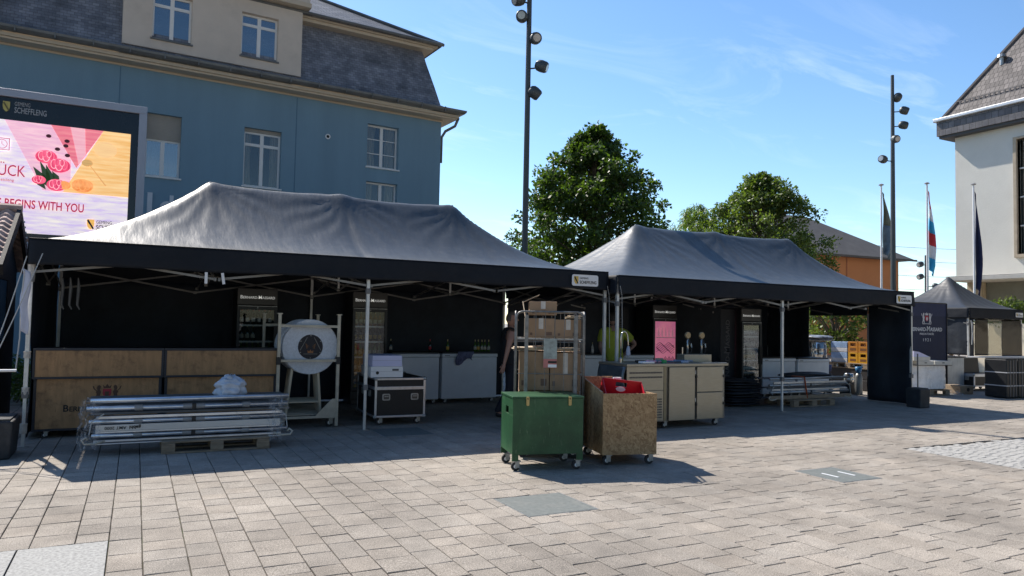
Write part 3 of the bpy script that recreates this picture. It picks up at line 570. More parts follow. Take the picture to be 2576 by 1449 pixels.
def big_screen():
    T = thing('led_screen', 'large outdoor advertising screen in pale frame showing pink tulips above the left tent', 'screen', (-2.1, 16, 0))
    x0, x1, z0, z1 = -2.4, 2.14, 2.78, 5.67
    fm = mat('screen_frame', (0.36, 0.40, 0.47), .45, .3, var=.05)
    M = MB(); M.bx(x0, x1, -.06, .34, z1 - .14, z1).bx(x0, x1, -.06, .34, z0 - .02, z0 + .10).bx(x1 - .14, x1, -.06, .34, z0 + .10, z1 - .14).bx(x0, x0 + .14, -.06, .34, z0 + .10, z1 - .14); M.build('frame', fm, T, bevel=.008)
    gl = mat('black_glass', (.012, .016, .022), .12, var=.1, spec=.6); MB().bx(x0 + .14, x1 - .14, 0, .30, z0 + .1, z1 - .14).build('bezel', gl, T)
    MB().bx(-1.7, -1.3, .05, .3, 0, z0 - .02).bx(1.0, 1.4, .05, .3, 0, z0 - .02).build('support', blackm, T)
    px0, px1, pz0, pz1 = -2.0, 1.87, 3.06, 5.11
    def em(name, c, e=.85, c2=None, st=(1, 1, 30)):
        return mat(name, c, .4, var=.10, vscale=1.5, stretch=st, emit=e, col2=c2)
    lil = em('screen_lilac', (.60, .48, .80), .66, (.84, .78, .66), (1.6, 1, 15)); pink = em('screen_pink', (.74, .38, .56), .66, (.86, .54, .58), (1.6, 1, 15)); rose = em('screen_rose', (.70, .12, .20), .66, (.80, .26, .28), (1, 1, 14)); gold = em('screen_gold', (.80, .42, .12), .7, (.86, .58, .28), (1, 1, 14))
    def flat(name, poly, m, k, par=None):
        A = MB(); A.add([(a, -.006 - k * .004, b) for a, b in poly], [tuple(range(len(poly)))]); return A.build(name, m, par or T)
    pic = flat('picture', [(px0, pz0), (px1, pz0), (px1, pz1), (px0, pz1)], lil, 0)
    zb = 3.874
    flat('pink_area', [(.465, zb), (.90, zb), (.90, pz1), (-.17, pz1)], pink, 1, pic)
    flat('rose_area', [(.551, pz1), (1.405, pz1), (.985, 4.347)], rose, 2, pic)
    flat('rose_shade', [(.86, pz1), (1.10, pz1), (1.13, 4.62), (1.02, 4.42)], em('screen_rose2', (.80, .36, .44), .66, (.82, .44, .48), (1, 1, 14)), 3, pic)
    flat('gold_area', [(.787, zb), (px1, zb), (px1, pz1), (1.405, pz1)], gold, 2, pic)
    flat('plate_arc', disc(.20, 1.45, 4.75, 18, 1.0, .8), em('screen_cup', (.82, .52, .24), .66), 3, pic)
    leafm = em('screen_leaf', (.03, .07, .03), .35); tul = em('screen_tulip', (.62, .01, .09), .66, (.88, .14, .24), (6, 1, 2)); orang = em('screen_fruit', (.78, .22, .04), .66, (.9, .42, .16), (6, 1, 6))
    for x, z, x2, z2, w_ in ((.30, 4.30, .58, 3.92, .07), (.40, 4.42, .62, 3.90, .06), (.50, 4.36, .66, 3.88, .07), (.60, 4.25, .74, 4.02, .05), (.34, 4.12, .52, 3.89, .06)):
        d = Vector((x2 - x, z2 - z)); n_ = Vector((-d.y, d.x)).normalized() * w_
        flat('leaf', [(x, z), (x + d.x * .5 - n_.x, z + d.y * .5 - n_.y), (x2, z2), (x + d.x * .5 + n_.x, z + d.y * .5 + n_.y)], leafm, 4, pic)
    rn = random.Random(4); petal = em('screen_petal', (.88, .18, .30), .7); edge = em('screen_petal_edge', (.90, .50, .55), .7)
    for i, (x, z, r_, m_) in enumerate(((.50, 4.50, .155, tul), (.709, 4.36, .165, tul), (.402, 4.06, .10, tul), (.68, 3.99, .14, tul), (.80, 4.0, .10, orang), (1.10, 4.02, .16, orang))):
        flat('tulip' if m_ is tul else 'fruit', disc(r_, x, z, 18, 1.12, .80), m_, 5 + i * .1, pic)
        for k, (dx, dz, s_) in enumerate(((-.5, .12, .52), (.5, .10, .52), (0, .0, .60), (-.2, .35, .4), (.28, .32, .4))):
            c = disc(r_ * s_, x + dx * r_, z + dz * r_, 12, .62, 1.05); flat('petal', c, (petal if k % 2 else edge) if m_ is tul else em('screen_fruit2', (.8, .36, .12), .66), 6 + k * .5, pic); flat('petal', [(x + dx * r_ + (a - x - dx * r_) * .82, z + dz * r_ + (b_ - z - dz * r_) * .86) for a, b_ in c], m_, 6.25 + k * .5, pic)
    for x, z in ((.522, 4.892), (.817, 4.833), (.801, 4.741), (.671, 4.664), (.834, 4.564)): flat('coffee_bean', disc(.04, x, z, 10, 1.1, .85), em('screen_bean', (.06, .01, .02), .3), 6, pic)
    sp_ = em('screen_spoon', (.60, .36, .13), .6); flat('spoon', [(1.19, 4.43), (1.215, 4.42), (1.495, 4.06), (1.47, 4.055)], sp_, 4, pic); flat('spoon_bowl', disc(.085, 1.16, 4.46, 14, 1.1, .8), sp_, 4, pic)
    tr = em('screen_text', (.45, .015, .07), .55); tk = em('screen_text_black', (.03, .02, .03), .2)
    A = MB(); txt(A, 'TÜCK', height=.205, width=.55, loc=(.19, -.032, 4.085), align='r', bold=.0); A.build('lettering', tr, pic)
    A = MB(); txt(A, 'etcleng', height=.05, width=.2, loc=(.02, -.032, 3.985), align='r'); A.build('lettering', tr, pic)
    A = MB(); txt(A, 'SS BEGINS WITH YOU', height=.155, width=1.42, loc=(1.14, -.032, 3.515), align='r', bold=.016); A.build('lettering', tr, pic)
    A = MB(); A.prism(shield_poly(.12, .19, 1.262, 3.30), -.03, -.02); A.build('shield', em('screen_shield', (.75, .42, .10), .7), pic)
    A = MB(); A.cb((1.262, -.033, 3.30), (.03, .003, .19), (0, R(-30), 0)); A.cb((1.225, -.033, 3.34), (.015, .003, .08), (0, R(-30), 0)); A.build('shield_band', tk, pic)
    A = MB(); txt(A, 'GEMENG', height=.06, width=.26, loc=(1.355, -.03, 3.325), align='l'); txt(A, 'SCHEFFLENG', height=.09, width=.50, loc=(1.355, -.03, 3.21), align='l', bold=.012); A.build('lettering', tk, pic)
    A = MB(); xq, zq = -.19, 4.655
    A.prism(rrect(.24, .22, .01, xq, zq), -.03, -.026); A.build('clock_icon', em('screen_lilac2', (.75, .68, .78), .7), pic); A = MB()
    for (xa, xb, za, zb_) in ((-.12, .12, .10, .11), (-.12, .12, -.11, -.10), (-.12, -.11, -.10, .10), (.11, .12, -.10, .10)): A.bx(xq + xa, xq + xb, -.036, -.031, zq + za, zq + zb_)
    for i in range(20):
        a = 2 * math.pi * i / 20; A.cb((xq + .08 * math.cos(a), -.034, zq + .08 * math.sin(a)), (.027, .004, .008), (0, -a + R(90), 0))
    A.bx(xq - .003, xq + .004, -.036, -.031, zq, zq + .055).cb((xq + .02, -.034, zq - .015), (.05, .004, .007), (0, R(35), 0)); A.build('clock_lines', tr, pic)
    A = MB(); A.prism(shield_poly(.11, .19, -.155, 5.35), -.012, -.002); A.build('shield', mat('shield_pale', (.50, .45, .14), .6), T)
    A = MB(); A.cb((-.155, -.014, 5.35), (.025, .003, .17), (0, R(-30), 0)); A.build('shield_band', mat('shield_dark', (.12, .11, .05), .6), T)
    A = MB(); txt(A, 'GEMENG', height=.075, width=.24, loc=(-.03, -.006, 5.385), align='l'); txt(A, 'SCHEFFLENG', height=.105, width=.50, loc=(-.03, -.006, 5.255), align='l', bold=.012); A.build('lettering', mat('grey_letters', (.36, .38, .40), .5), T)
big_screen()

def hut():
    X = -1.60; T = thing('market_hut', 'small dark wooden hut with clay tiled roof at the left edge beside the tent', 'hut', (X, 13.0, 0))
    dk = mat('dark_timber', (.022, .018, .017), .75, var=.3, vscale=3, stretch=(1, 1, 10), bump=.2)
    MB().bx(-3.2, -.12, -.95, 1.0, 0, 2.3).build('wall', dk, T)
    M = MB(); M.prism([(-.97, 2.3), (1.0, 2.3), (0, 2.98)], -.17, -.125, 'yz'); M.build('gable', dk, T)
    rt = MB(); ra = math.atan2(.98, 1.35)
    # clay tiles: S-shaped rows on the camera-side slope
    nr, nc = 12, 16
    for s_, mult in ((-1, 1), (1, 1)):
        def fn(u, v, s_=s_):
            yy = s_ * 1.40 * v; z = 3.12 - .88 * v; ph = (u * nc) % 1; row = (v * nr) % 1
            return (-3.4 + 3.42 * u, yy, z + .028 * math.sin(2 * math.pi * u * nc) + .03 * (1 - row) * 0 + .035 * row)
        rt.grid(fn, nc * 6, nr * 6)
    rt.build('tiled_roof', mat('clay_tile', (.52, .36, .30), .8, var=.35, vscale=6, dirt=(.24, .17, .15), dirt_amt=.5, dirt_scale=5, bump=.2), T)
    rm = MB()
    for s_ in (-1, 1): rm.sq((.0, s_ * .02, 3.06), (.0, s_ * 1.44, 2.16), .05, .16)
    rm.build('rake_board', dk, T); rm2 = MB(); rm2.tube([(-3.4, 0, 3.14), (.03, 0, 3.14)], .07, 8); rm2.build('ridge_tiles', mat('clay_tile'  , (.3, .19, .15)), T)
    for k in range(12): MB().tube([(.04, .15 + k * .11, 2.98 - k * .069), (.045, .15 + k * .11, 2.955 - k * .069)], .014, 6).build('fairy_light', whiteplastic, T)
    w = MB().bx(-.115, -.09, -.85, -.15, 1.2, 2.06).build('window', mat('blue_reflection', (.035, .085, .14), .3, var=.1), T)  # window pane: its blue reflection is painted in as the base colour
    MB().bx(-.118, -.08, -.92, -.86, 1.14, 2.1).bx(-.118, -.08, -.14, -.08, 1.14, 2.1).bx(-.118, -.08, -.86, -.14, 2.07, 2.12).bx(-.118, -.08, -.86, -.14, 1.13, 1.19).build('frame', dk, w)
hut()

def right_house():
    X = 34.0; T = thing('town_hall', 'tall pale building with steep grey tiled roof and slate eaves at the right edge', 'building', (X, 21.1, 0))
    pl = mat('pale_render', (0.62, 0.60, 0.54), 0.9, var=0.05, vscale=.7, bump=.25, bscale=14, dirt=(.54, .52, .46), dirt_amt=.5, dirt_scale=.5)
    y1 = -22
    M = MB(); W2 = [(y - 1.9, y, 5.0, 10.05) for y in (-2.75, -7.2, -11.6)]
    # facade along -Y: work in a (s, z) frame, s = -y
    ys = sorted({0, y1, *[a for w in W2 for a in w[:2]]}); zs = sorted({4.12, 10.9, 5.0, 10.05})
    for a, b in zip(ys, ys[1:]):
        for c, d in zip(zs, zs[1:]):
            if any(w[0] < (a + b) / 2 < w[1] and w[2] < (c + d) / 2 < w[3] for w in W2): continue
            M.add([(0, a, c), (0, b, c), (0, b, d), (0, a, d)], [(3, 2, 1, 0)])
    for a, b, c, d in W2: M.add([(0, a, c), (0, b, c), (0, b, d), (0, a, d), (.3, a, c), (.3, b, c), (.3, b, d), (.3, a, d)], [(0, 1, 5, 4), (1, 2, 6, 5), (2, 3, 7, 6), (3, 0, 4, 7)])
    M.add([(0, 0, 4.12), (9, 0, 4.12), (9, 0, 10.9), (0, 0, 10.9)], [(3, 2, 1, 0)]); M.add([(0, y1, 4.12), (9, y1, 4.12), (9, y1, 10.9), (0, y1, 10.9)], [(0, 1, 2, 3)])
    M.add([(0, 0, 4.12), (9, 0, 4.12), (9, y1, 4.12), (0, y1, 4.12)], [(0, 1, 2, 3)])
    M.build('wall', pl, T)
    st = mat('sandstone', (0.40, 0.33, 0.24), .8, var=.15, vscale=4, bump=.2)
    for a, b, c, d in W2:
        f = MB(); f.bx(-.12, .2, a - .14, a, c - .14, d + .1).bx(-.12, .2, b, b + .14, c - .14, d + .1).bx(-.12, .2, a, b, d, d + .1).bx(-.14, .2, a, b, c - .14, c); f = f.build('window', st, T, bevel=.01)
        MB().bx(.2, .22, a, b, c, d).build('pane', pane, f); g = MB()
        for k in range(1, 4): g.bx(.14, .2, a, b, c + (d - c) * k / 4 - .03, c + (d - c) * k / 4 + .03)
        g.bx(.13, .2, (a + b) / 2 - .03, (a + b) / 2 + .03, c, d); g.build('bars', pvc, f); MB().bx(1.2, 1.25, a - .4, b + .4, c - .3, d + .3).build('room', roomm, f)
    # eaves
    sl = brickmat('eave_slate', (.085, .08, .085), (.15, .14, .145), (.03, .03, .03), .28, .30, .012, rough=.5, axes='yz', bump=.5)
    E = MB(); E.bx(-.5, 9, y1, .57, 10.82, 11.5); e = E.build('eaves', sl, T)
    MB().bx(-.42, 9, y1, .5, 10.70, 10.82).build('soffit', mat('dark_soffit', (.05, .05, .052), .6), e)
    MB().bx(-.62, -.4, y1, .69, 11.5, 11.66).bx(-.4, 9, .5, .69, 11.5, 11.66).build('gutter', mat('pale_zinc', (.55, .56, .57), .4, .4, var=.1), T, bevel=.03)
    rf = brickmat('plain_tile', (.085, .075, .072), (.165, .145, .138), (.035, .03, .03), .2, .26, .012, rough=.7, axes='yz', bump=.9, nscale=1.4)
    Rf = MB(); k = 1.66; a0 = .35
    Rf.add([(-a0, a0, 11.66), (-a0, y1, 11.66), (5.2, y1, 11.66 + k * 5.55), (5.2, -5.2, 11.66 + k * 5.55), (9, a0, 11.66)], [(3, 2, 1, 0), (0, 4, 3)]); Rf.build('roof', rf, T)
    MB().tube([(-a0, a0, 11.7), (5.2, -5.2, 11.7 + k * 5.55)], .09, 6).build('hip_tiles', mat('ridge_clay', (.16, .14, .13), .8), T)
    g = MB()
    for j in range(60): g.bx(-.02, .02, -.3 - j * .22, -.22 - j * .22, 12.15, 12.4)
    g.tube([(0, 0, 12.4), (0, -14, 12.4)], .02, 6).tube([(0, 0, 12.22), (0, -14, 12.22)], .025, 6); g.build('snow_guard', mat('guard_dark', (.12, .11, .11), .7), T)
    MB().lathe([(.09, 0), (.09, .35), (.2, .36), (.16, .5), (.0, .52)], (1.05, -1.55, 13.9), 10).build('roof_vent', galv, T)
    # ground floor
    MB().bx(-1.5, 9, -22, -.45, 3.86, 4.04).bx(-1.5, 0, -22, -.45, 4.04, 4.08).build('canopy_slab', mat('concrete_pale', (.46, .45, .42), .8, var=.08), T, bevel=.02)
    MB().bx(.35, 9, y1, -.5, 0, 3.86).build('ground_floor_wall', mat('grey_panel', (.20, .20, .17), .8, var=.1), T)
    for yy in (-.75, -3.55, -8.0, -12.5):
        MB().bx(-.1, .28, yy - .45, yy + .2, 0, 3.86).build('pillar', st, T, bevel=.02)
    for yy in (-6.4, -10.6): MB().bx(.30, .345, yy - 1.1, yy + 1.6, 1.2, 3.6).build('glass_door', mat('dark_glass', (.02, .022, .025), .1), T)
    MB().bx(-4.5, -4.1, -22, -3.2, 0, 1.95).build('parapet', mat('parapet_stone', (.78, .68, .52), .85, var=.08), T, bevel=.02)
    MB().bx(-4.1, -.2, -22, -3.4, 0, 1.75).build('terrace', mat('parapet_stone', (.78, .68, .52)), T)
right_house()

def orange_house():
    T = thing('orange_house', 'orange rendered house with dark hipped roof behind the trees', 'building', (44.3, 31.3, 0), R(-3))
    om = mat('orange_render', (0.50, 0.205, 0.085), .9, var=.05, vscale=.4, bump=.1, dirt=(.42, .17, .07), dirt_amt=.4, dirt_scale=.3)
    MB().bx(-12, 0, 0, 8, 0, 6.2).build('wall', om, T); tr = mat('orange_trim', (.36, .14, .07), .9)
    for xa, xb, za, zb_ in ((-4.7, -4.6, 0, 6.2), (-12, 0, 1.6, 1.75), (-9.2, -9.1, 0, 6.2)): MB().bx(xa, xb, -.03 if xb == 0 else -.02, 0, za, zb_).build('joint', tr, T)
    rf = mat('dark_roof', (.10, .095, .09), .75, var=.15, vscale=1.5, bump=.2, bscale=12)
    R_ = MB(); o = .75; R_.add([(-12 - o, -o, 6.15), (o, -o, 6.15), (o, 8 + o, 6.15), (-12 - o, 8 + o, 6.15), (-8, 4, 9.25), (-4, 4, 9.25)], [(0, 1, 5, 4), (1, 2, 5), (2, 3, 4, 5), (3, 0, 4), (3, 2, 1, 0)]); R_.build('roof', rf, T)
    MB().bx(-12 - o, o, -o - .05, -o, 6.08, 6.2).build('gutter', mat('dark_gutter', (.07, .06, .055), .5), T)
orange_house()
def far_house():
    T = thing('far_house', 'distant house with slate roof and chimney seen between the two trees', 'building', (42.4, 50.5, -1.25), R(-20))
    MB().bx(-6, 6, 0, 8, 0, 7.2).build('wall', mat('far_wall', (.4, .37, .32), .9), T)
    M = MB(); M.add([(-6.4, -.4, 7.1), (6.4, -.4, 7.1), (6.4, 8.4, 7.1), (-6.4, 8.4, 7.1), (-4, 4, 10), (4, 4, 10)], [(0, 1, 5, 4), (1, 2, 5), (2, 3, 4, 5), (3, 0, 4)]); M.build('roof', mat('far_slate', (.16, .18, .22), .5), T)
    c = MB().bx(-1.2, .0, 2.6, 3.4, 8.2, 11.0).build('chimney', mat('chimney_brick', (.16, .11, .09), .9, var=.2), T)
    for k in range(3): MB().lathe([(.12, 0), (.1, .45)], (-1.0 + k * .4, 3, 11.0), 8).build('chimney_pot', mat('chimney_brick', (.16, .11, .09)), c)
far_house()

# ------------------------------------------------------------------ masts, flags, cables
mastm = mat('mast_paint', (0.075, 0.085, 0.088), .5, .3, var=.12, vscale=2)
lensm = mat('lamp_lens', (.5, .48, .44), .15, .3, var=.2, spec=.8)
def mast(label, x, y, h, r0_, r1_, lamps, name='light_mast', scale=1.0, group='light masts with spotlights'):
    T = thing(name, label, 'light mast', (x, y, 0), group=group)
    M = MB(); M.tube([(0, 0, 0), (0, 0, h * .5), (0, 0, h)], [r0_, (r0_ + r1_) / 2, r1_], 12); M.build('mast', mastm, T, smooth=False)
    MB().lathe([(r0_ * 2.2, 0), (r0_ * 2.2, .03), (r0_ * 1.1, .05)], (0, 0, 0), 12).build('base_plate', mastm, T)
    for (z, side, fx, fz, ln) in lamps:   # side = offset along camera right, (fx, fz) = where the lamp looks
        rt = Vector((.891, -.454, 0)); tw = Vector((-.454, -.891, 0)); c = rt * side * ln * scale + tw * .05 + Vector((0, 0, z))
        M = MB(); base = Vector((0, 0, z - .06)); M.tube([base, (base + c) / 2 + Vector((0, 0, -.02)), c], .022 * scale, 6); br = M.build('spotlight', mastm, T)
        d = (rt * fx[0] + tw * fx[1] + Vector((0, 0, fz))).normalized(); q = d.to_track_quat('Z', 'X').to_matrix().to_4x4()
        A = MB(); A.M = Matrix.Translation(c) @ q @ Matrix.Scale(scale, 4)
        A.lathe([(.0, -.17), (.09, -.155), (.145, -.09), (.16, 0), (.15, .12), (.12, .17), (.115, .165)], (0, 0, 0), 16); A.build('housing', mastm, br, smooth=True)
        A = MB(); A.M = Matrix.Translation(c) @ q @ Matrix.Scale(scale, 4); A.lathe([(.0, .172), (.10, .172), (.105, .15)][::-1], (0, 0, 0), 14); A.build('lens', lensm, br)
mast('tall dark light mast rising behind the left tent, cut by the top of the photo', 8.87, 16.73, 12.0, .088, .062,
     [(10.05, -1, (-.8, .5), -.35, .27), (9.6, -1, (-.1, 1), -.15, .19), (9.03, 1, (.25, 1), -.25, .17), (8.3, 1, (.9, .2), -.35, .34), (7.6, 1, (.8, -.2), -.6, .17)])
mast('light mast with slanted top in front of the flagpoles at right', 26.06, 18.63, 11.6, .115, .062,
     [(10.72, 1, (.1, -1), -.5, .18), (10.2, 1, (.9, .3), -.35, .42), (9.62, 1, (.9, .2), -.2, .38), (9.06, 1, (.1, 1), -.2, .07), (8.25, -1, (-.9, .6), .1, .40)])
mast('small distant light mast beside the orange house', 68.5, 45.5, 9.0, .14, .10, [(8.1, -1, (-.9, .3), -.3, .3), (6.9, -1, (-.9, .3), -.3, .3), (6.0, 1, (.9, .3), -.3, .5)], scale=1.8)
def flag(label, x, y, h, bands, dx, wid, drop):
    T = thing('flagpole', label, 'flagpole', (x, y, 0), group='white flagpoles with hanging flags')
    M = MB(); M.tube([(0, 0, 0), (0, 0, h)], .055, 10, r2=.035); M.build('pole', white, T)
    MB().lathe([(.03, 0), (.10, .02), (.10, .05), (.03, .09)], (0, 0, h), 12).build('finial', mat('finial_grey', (.3, .3, .3), .4), T)
    rt = Vector((.891, -.454, 0)); tw = Vector((-.454, -.891, 0)); z1 = h - .25
    nb = len(bands)
    for k, m_ in enumerate(bands):
        M = MB()
        def fn(u, v):
            w = u                         # across the hanging flag (hoist to fly)
            vv = (k + v) / nb             # down; the hanging folds show the colours more than once
            hw = wid * (.22 + .78 * min(1, vv * 1.5)) * (1 if vv < .86 else 1 - (vv - .86) * 2.4)
            p = rt * (.04 + dx * w * hw + .03 * math.sin(vv * 7 + w * 5)) + tw * (.09 * math.sin(w * 9 + vv * 3) * min(1, vv * 2)) + Vector((0, 0, z1 - drop * (vv + .10 * w * (1 - 0 * vv))))
            return p
        M.grid(fn, 10, 14); M.build('flag', m_, T, smooth=True, solid=.004)
fr_, fw2, fb = mat('flag_red', (.60, .05, .06), .8, var=.1), mat('flag_white', (.8, .8, .82), .8, var=.06), mat('flag_cyan', (.05, .42, .68), .8, var=.1)
flag('left flagpole with grey and olive banner hanging beside the mast', 26.94, 19.78, 7.5, [mat('flag_olive', (.16, .17, .12), .8, var=.5, vscale=3), mat('flag_greyblue', (.15, .2, .25), .8, var=.4, vscale=3)], .8, .62, 2.5)
flag('middle flagpole with hanging red, white and light blue flag', 28.61, 18.93, 7.6, [fr_, fw2, fb, fr_, fw2, fb], .9, .40, 3.2)
flag('right flagpole with hanging dark blue flag before the pale building', 30.3, 18.06, 7.6, [mat('flag_navy', (.014, .02, .07), .8, var=.2)], .8, .42, 3.9)
def street_lamp():
    T = thing('street_lamp', 'small distant street lamp with bent arm right of the far mast', 'street lamp', (66, 39.6, 0))
    MB().tube([(0, 0, 0), (0, 0, 5.6), (.75, -.35, 5.65)], .07, 6).build('pole', mastm, T); MB().cb((.95, -.45, 5.62), (.9, .5, .12), (0, 0, R(-27))).build('lamp_head', mastm, T)
street_lamp()
for k, (za, zb) in enumerate(((12.5, 11.8), (10.8, 10.2), (9.0, 8.5), (7.3, 7.0))):
    A, B = Vector((62, 66, za)), Vector((120, 40, zb))
    o = MB().tube([A + (B - A) * i / 8 - Vector((0, 0, 1.2 * math.sin(math.pi * i / 8) * .6)) for i in range(9)], .022, 4).build('overhead_cable', mat('cable', (.1, .1, .11), .6))
    tag(o, ('topmost', 'second from top', 'third from top', 'lowest')[k] + ' of the thin overhead cables crossing the sky behind the flags', 'cable', 'overhead cables')

# ------------------------------------------------------------------ trees
def leafmat(name, c1, c2, tr=.35):
    m = bpy.data.materials.new(name); m.use_nodes = True; t = m.node_tree; t.nodes.clear(); o = t.nodes.new('ShaderNodeOutputMaterial')
    at = t.nodes.new('ShaderNodeAttribute'); at.attribute_name = 'lc'; cr = t.nodes.new('ShaderNodeValToRGB'); cr.color_ramp.elements[0].color = (*c1, 1); cr.color_ramp.elements[1].color = (*c2, 1)
    t.links.new(at.outputs['Fac'], cr.inputs[0]); d = t.nodes.new('ShaderNodeBsdfPrincipled'); d.inputs['Roughness'].default_value = .45; d.inputs['Specular IOR Level'].default_value = .45
    tl = t.nodes.new('ShaderNodeBsdfTranslucent'); hs_ = t.nodes.new('ShaderNodeMixRGB'); hs_.blend_type = 'MULTIPLY'; hs_.inputs[0].default_value = 1; hs_.inputs[2].default_value = (1.3, 1.5, .45, 1)
    t.links.new(cr.outputs[0], d.inputs['Base Color']); t.links.new(cr.outputs[0], hs_.inputs[1]); t.links.new(hs_.outputs[0], tl.inputs[0])
    mx_ = t.nodes.new('ShaderNodeMixShader'); mx_.inputs[0].default_value = tr; t.links.new(d.outputs[0], mx_.inputs[1]); t.links.new(tl.outputs[0], mx_.inputs[2]); t.links.new(mx_.outputs[0], o.inputs[0]); return m
barkm = mat('bark', (.12, .095, .07), .9, var=.3, vscale=6, stretch=(3, 3, .6), bump=.5)
def leaves(name, centers, radii, n_per, size, m, parent, seed, droop=0.0, aspect=.55, flat=0.8):
    r_ = np.random.default_rng(seed); C_ = np.repeat(np.array(centers), n_per, 0); Rr = np.repeat(np.array(radii), n_per); n = len(C_)
    d = r_.normal(size=(n, 3)); d /= np.linalg.norm(d, axis=1)[:, None]; rad = Rr * r_.random(n) ** .45
    P = C_ + d * rad[:, None] * np.array([1, 1, .75]); P[:, 2] -= droop * r_.random(n) * Rr
    ax = r_.normal(size=(n, 3)) + d * .8; ax[:, 2] -= .25 + droop * 2; ax /= np.linalg.norm(ax, axis=1)[:, None]
    nn = r_.normal(size=(n, 3)) * (1 - flat * .5) + np.array([0, 0, 1.0]) * flat + d * .6; sd = np.cross(ax, nn); sd /= np.linalg.norm(sd, axis=1)[:, None] + 1e-9
    up = np.cross(sd, ax); s = size * (.6 + .8 * r_.random(n))[:, None]
    v = np.stack([P, P + ax * s * .5 + sd * s * aspect * .5 - up * s * .08, P + ax * s, P + ax * s * .5 - sd * s * aspect * .5 - up * s * .08], 1).reshape(-1, 3)
    me = bpy.data.meshes.new(name); me.vertices.add(4 * n); me.vertices.foreach_set('co', v.astype(np.float32).ravel()); me.loops.add(4 * n); me.loops.foreach_set('vertex_index', np.arange(4 * n, dtype=np.int32))
    me.polygons.add(n); me.polygons.foreach_set('loop_start', np.arange(0, 4 * n, 4, dtype=np.int32)); me.update(calc_edges=True); me.validate()
    cl_ = np.repeat(r_.random(len(centers)) * .45, n_per) + r_.random(n) * .55
    a = me.attributes.new('lc', 'FLOAT', 'POINT'); a.data.foreach_set('value', np.repeat(cl_, 4).astype(np.float32))
    me.materials.append(m); o = bpy.data.objects.new(name, me); COL.objects.link(o); o.parent = parent; return o
def tree(label, loc, base, top, prof, m, seed, nclu, npc, size, trunk_r=.16, leafd=.62, group=None, droop=0, aspect=.6, name='tree', offx=0):
    T = thing(name, label, 'tree', loc, group=group); rn = random.Random(seed); cs = []; rs = []
    def Rz(z):
        f = (z - base) / (top - base)
        for (a, ra), (b, rb) in zip(prof, prof[1:]):
            if a <= f <= b: return ra + (rb - ra) * (f - a) / (b - a)
        return prof[-1][1]
    for i in range(nclu):
        f = rn.random() ** .85; z = base + (top - base) * f; an = rn.uniform(0, 2 * math.pi); R0 = Rz(z) * (1 + .42 * fbm(math.cos(an) * 1.4 + seed, math.sin(an) * 1.4, z * .55))
        q = rn.random(); rad = R0 * (q ** .42); cs.append((rad * math.cos(an) + offx * f, rad * math.sin(an), z)); rs.append(leafd * rn.uniform(.6, 1.15) * (.55 + .45 * (1 - f)))
    br = MB(); trunk_top = base + (top - base) * .75
    tp = [(0, 0, 0), (.05, .03, base * .6), (0, .06, base + .6), (.1, 0, (base + trunk_top) / 2), (offx * .7, 0, trunk_top)]
    tk = MB(); tk.tube(tp, [trunk_r * 1.25, trunk_r, trunk_r * .85, trunk_r * .55, .03], 10); tk.build('trunk', barkm, T, smooth=True)
    for c, r_ in zip(cs, rs):
        if rn.random() < .45:
            z0_ = max(base * .75, min(trunk_top, c[2] - 1.2 * rn.uniform(.5, 1.3))); s0 = Vector((offx * .5 * (z0_ / trunk_top), 0, z0_)); e = Vector(c); mid = (s0 + e) / 2 + Vector((0, 0, .2)); br.tube([s0, mid, e], [.045, .03, .012], 5)
    br.build('limbs', barkm, T); leaves('crown', cs, rs, npc, size, m, T, seed, droop, aspect); return T
lm1 = leafmat('leaf_dark_green', (.020, .045, .014), (.125, .19, .038), .42)
lm2 = leafmat('leaf_olive_green', (.042, .075, .020), (.19, .24, .060), .42)
lm3 = leafmat('leaf_willow', (.07, .12, .02), (.20, .27, .05), .45)
tree('tall dense dark green tree behind the gap between the two tents', (15.3, 23.3, 0), 1.5, 8.95, [(0, 2.7), (.15, 3.15), (.35, 3.1), (.55, 2.6), (.72, 1.95), (.88, 1.1), (1, .2)], lm1, 11, 430, 105, .155, leafd=.60, group='trees behind the tents')
tree('olive green tree behind the right tent, in front of the orange house', (27.0, 26.4, 0), 1.4, 9.0, [(0, 2.8), (.2, 3.7), (.4, 3.6), (.6, 2.9), (.8, 1.9), (1, .5)], lm2, 23, 420, 95, .15, leafd=.66, group='trees behind the tents', trunk_r=.2)
tree('feathery light green willow left of the olive green tree', (26.6, 30.6, 0), 1.8, 8.2, [(0, 1.8), (.4, 2.2), (.8, 1.4), (1, .4)], lm3, 31, 150, 80, .26, leafd=.6, droop=.9, aspect=.16, group='trees behind the tents')
tree('small sunlit shrub tree behind the crates seen through the right tent', (23.5, 19.2, 0), .9, 3.1, [(0, .9), (.5, 1.3), (1, .4)], lm2, 41, 70, 60, .13, leafd=.34, trunk_r=.05)
def bush(label, loc, rx, ry, h, m, seed, n=40, size=.09, name='bush', cat='shrub', group=None, lr=.25):
    T = thing(name, label, cat, loc, group=group); rn = random.Random(seed); cs = []; rs = []
    for i in range(n):
        a = rn.uniform(0, 6.28); q = rn.random() ** .5; cs.append((rx * q * math.cos(a), ry * q * math.sin(a), h * (.2 + .7 * rn.random() * (1 - .5 * q)))); rs.append(lr * rn.uniform(.7, 1.2))
    leaves('foliage', cs, rs, 60, size, m, T, seed); b = MB()
    for c in cs[::3]: b.tube([(c[0] * .3, c[1] * .3, 0), c], .01, 4)
    b.build('stems', barkm, T)
bush('round green bush above the pale parapet at the right edge', (30.4, 16.6, 1.75), .9, 1.5, 1.3, lm2, 51, 60, .12, lr=.35)
bush('low leafy bush in the bed under the crossbar at the left edge', (-1.95, 13.4 + 2.6, 0), .5, 1.4, 1.0, lm1, 52, 50, .07)
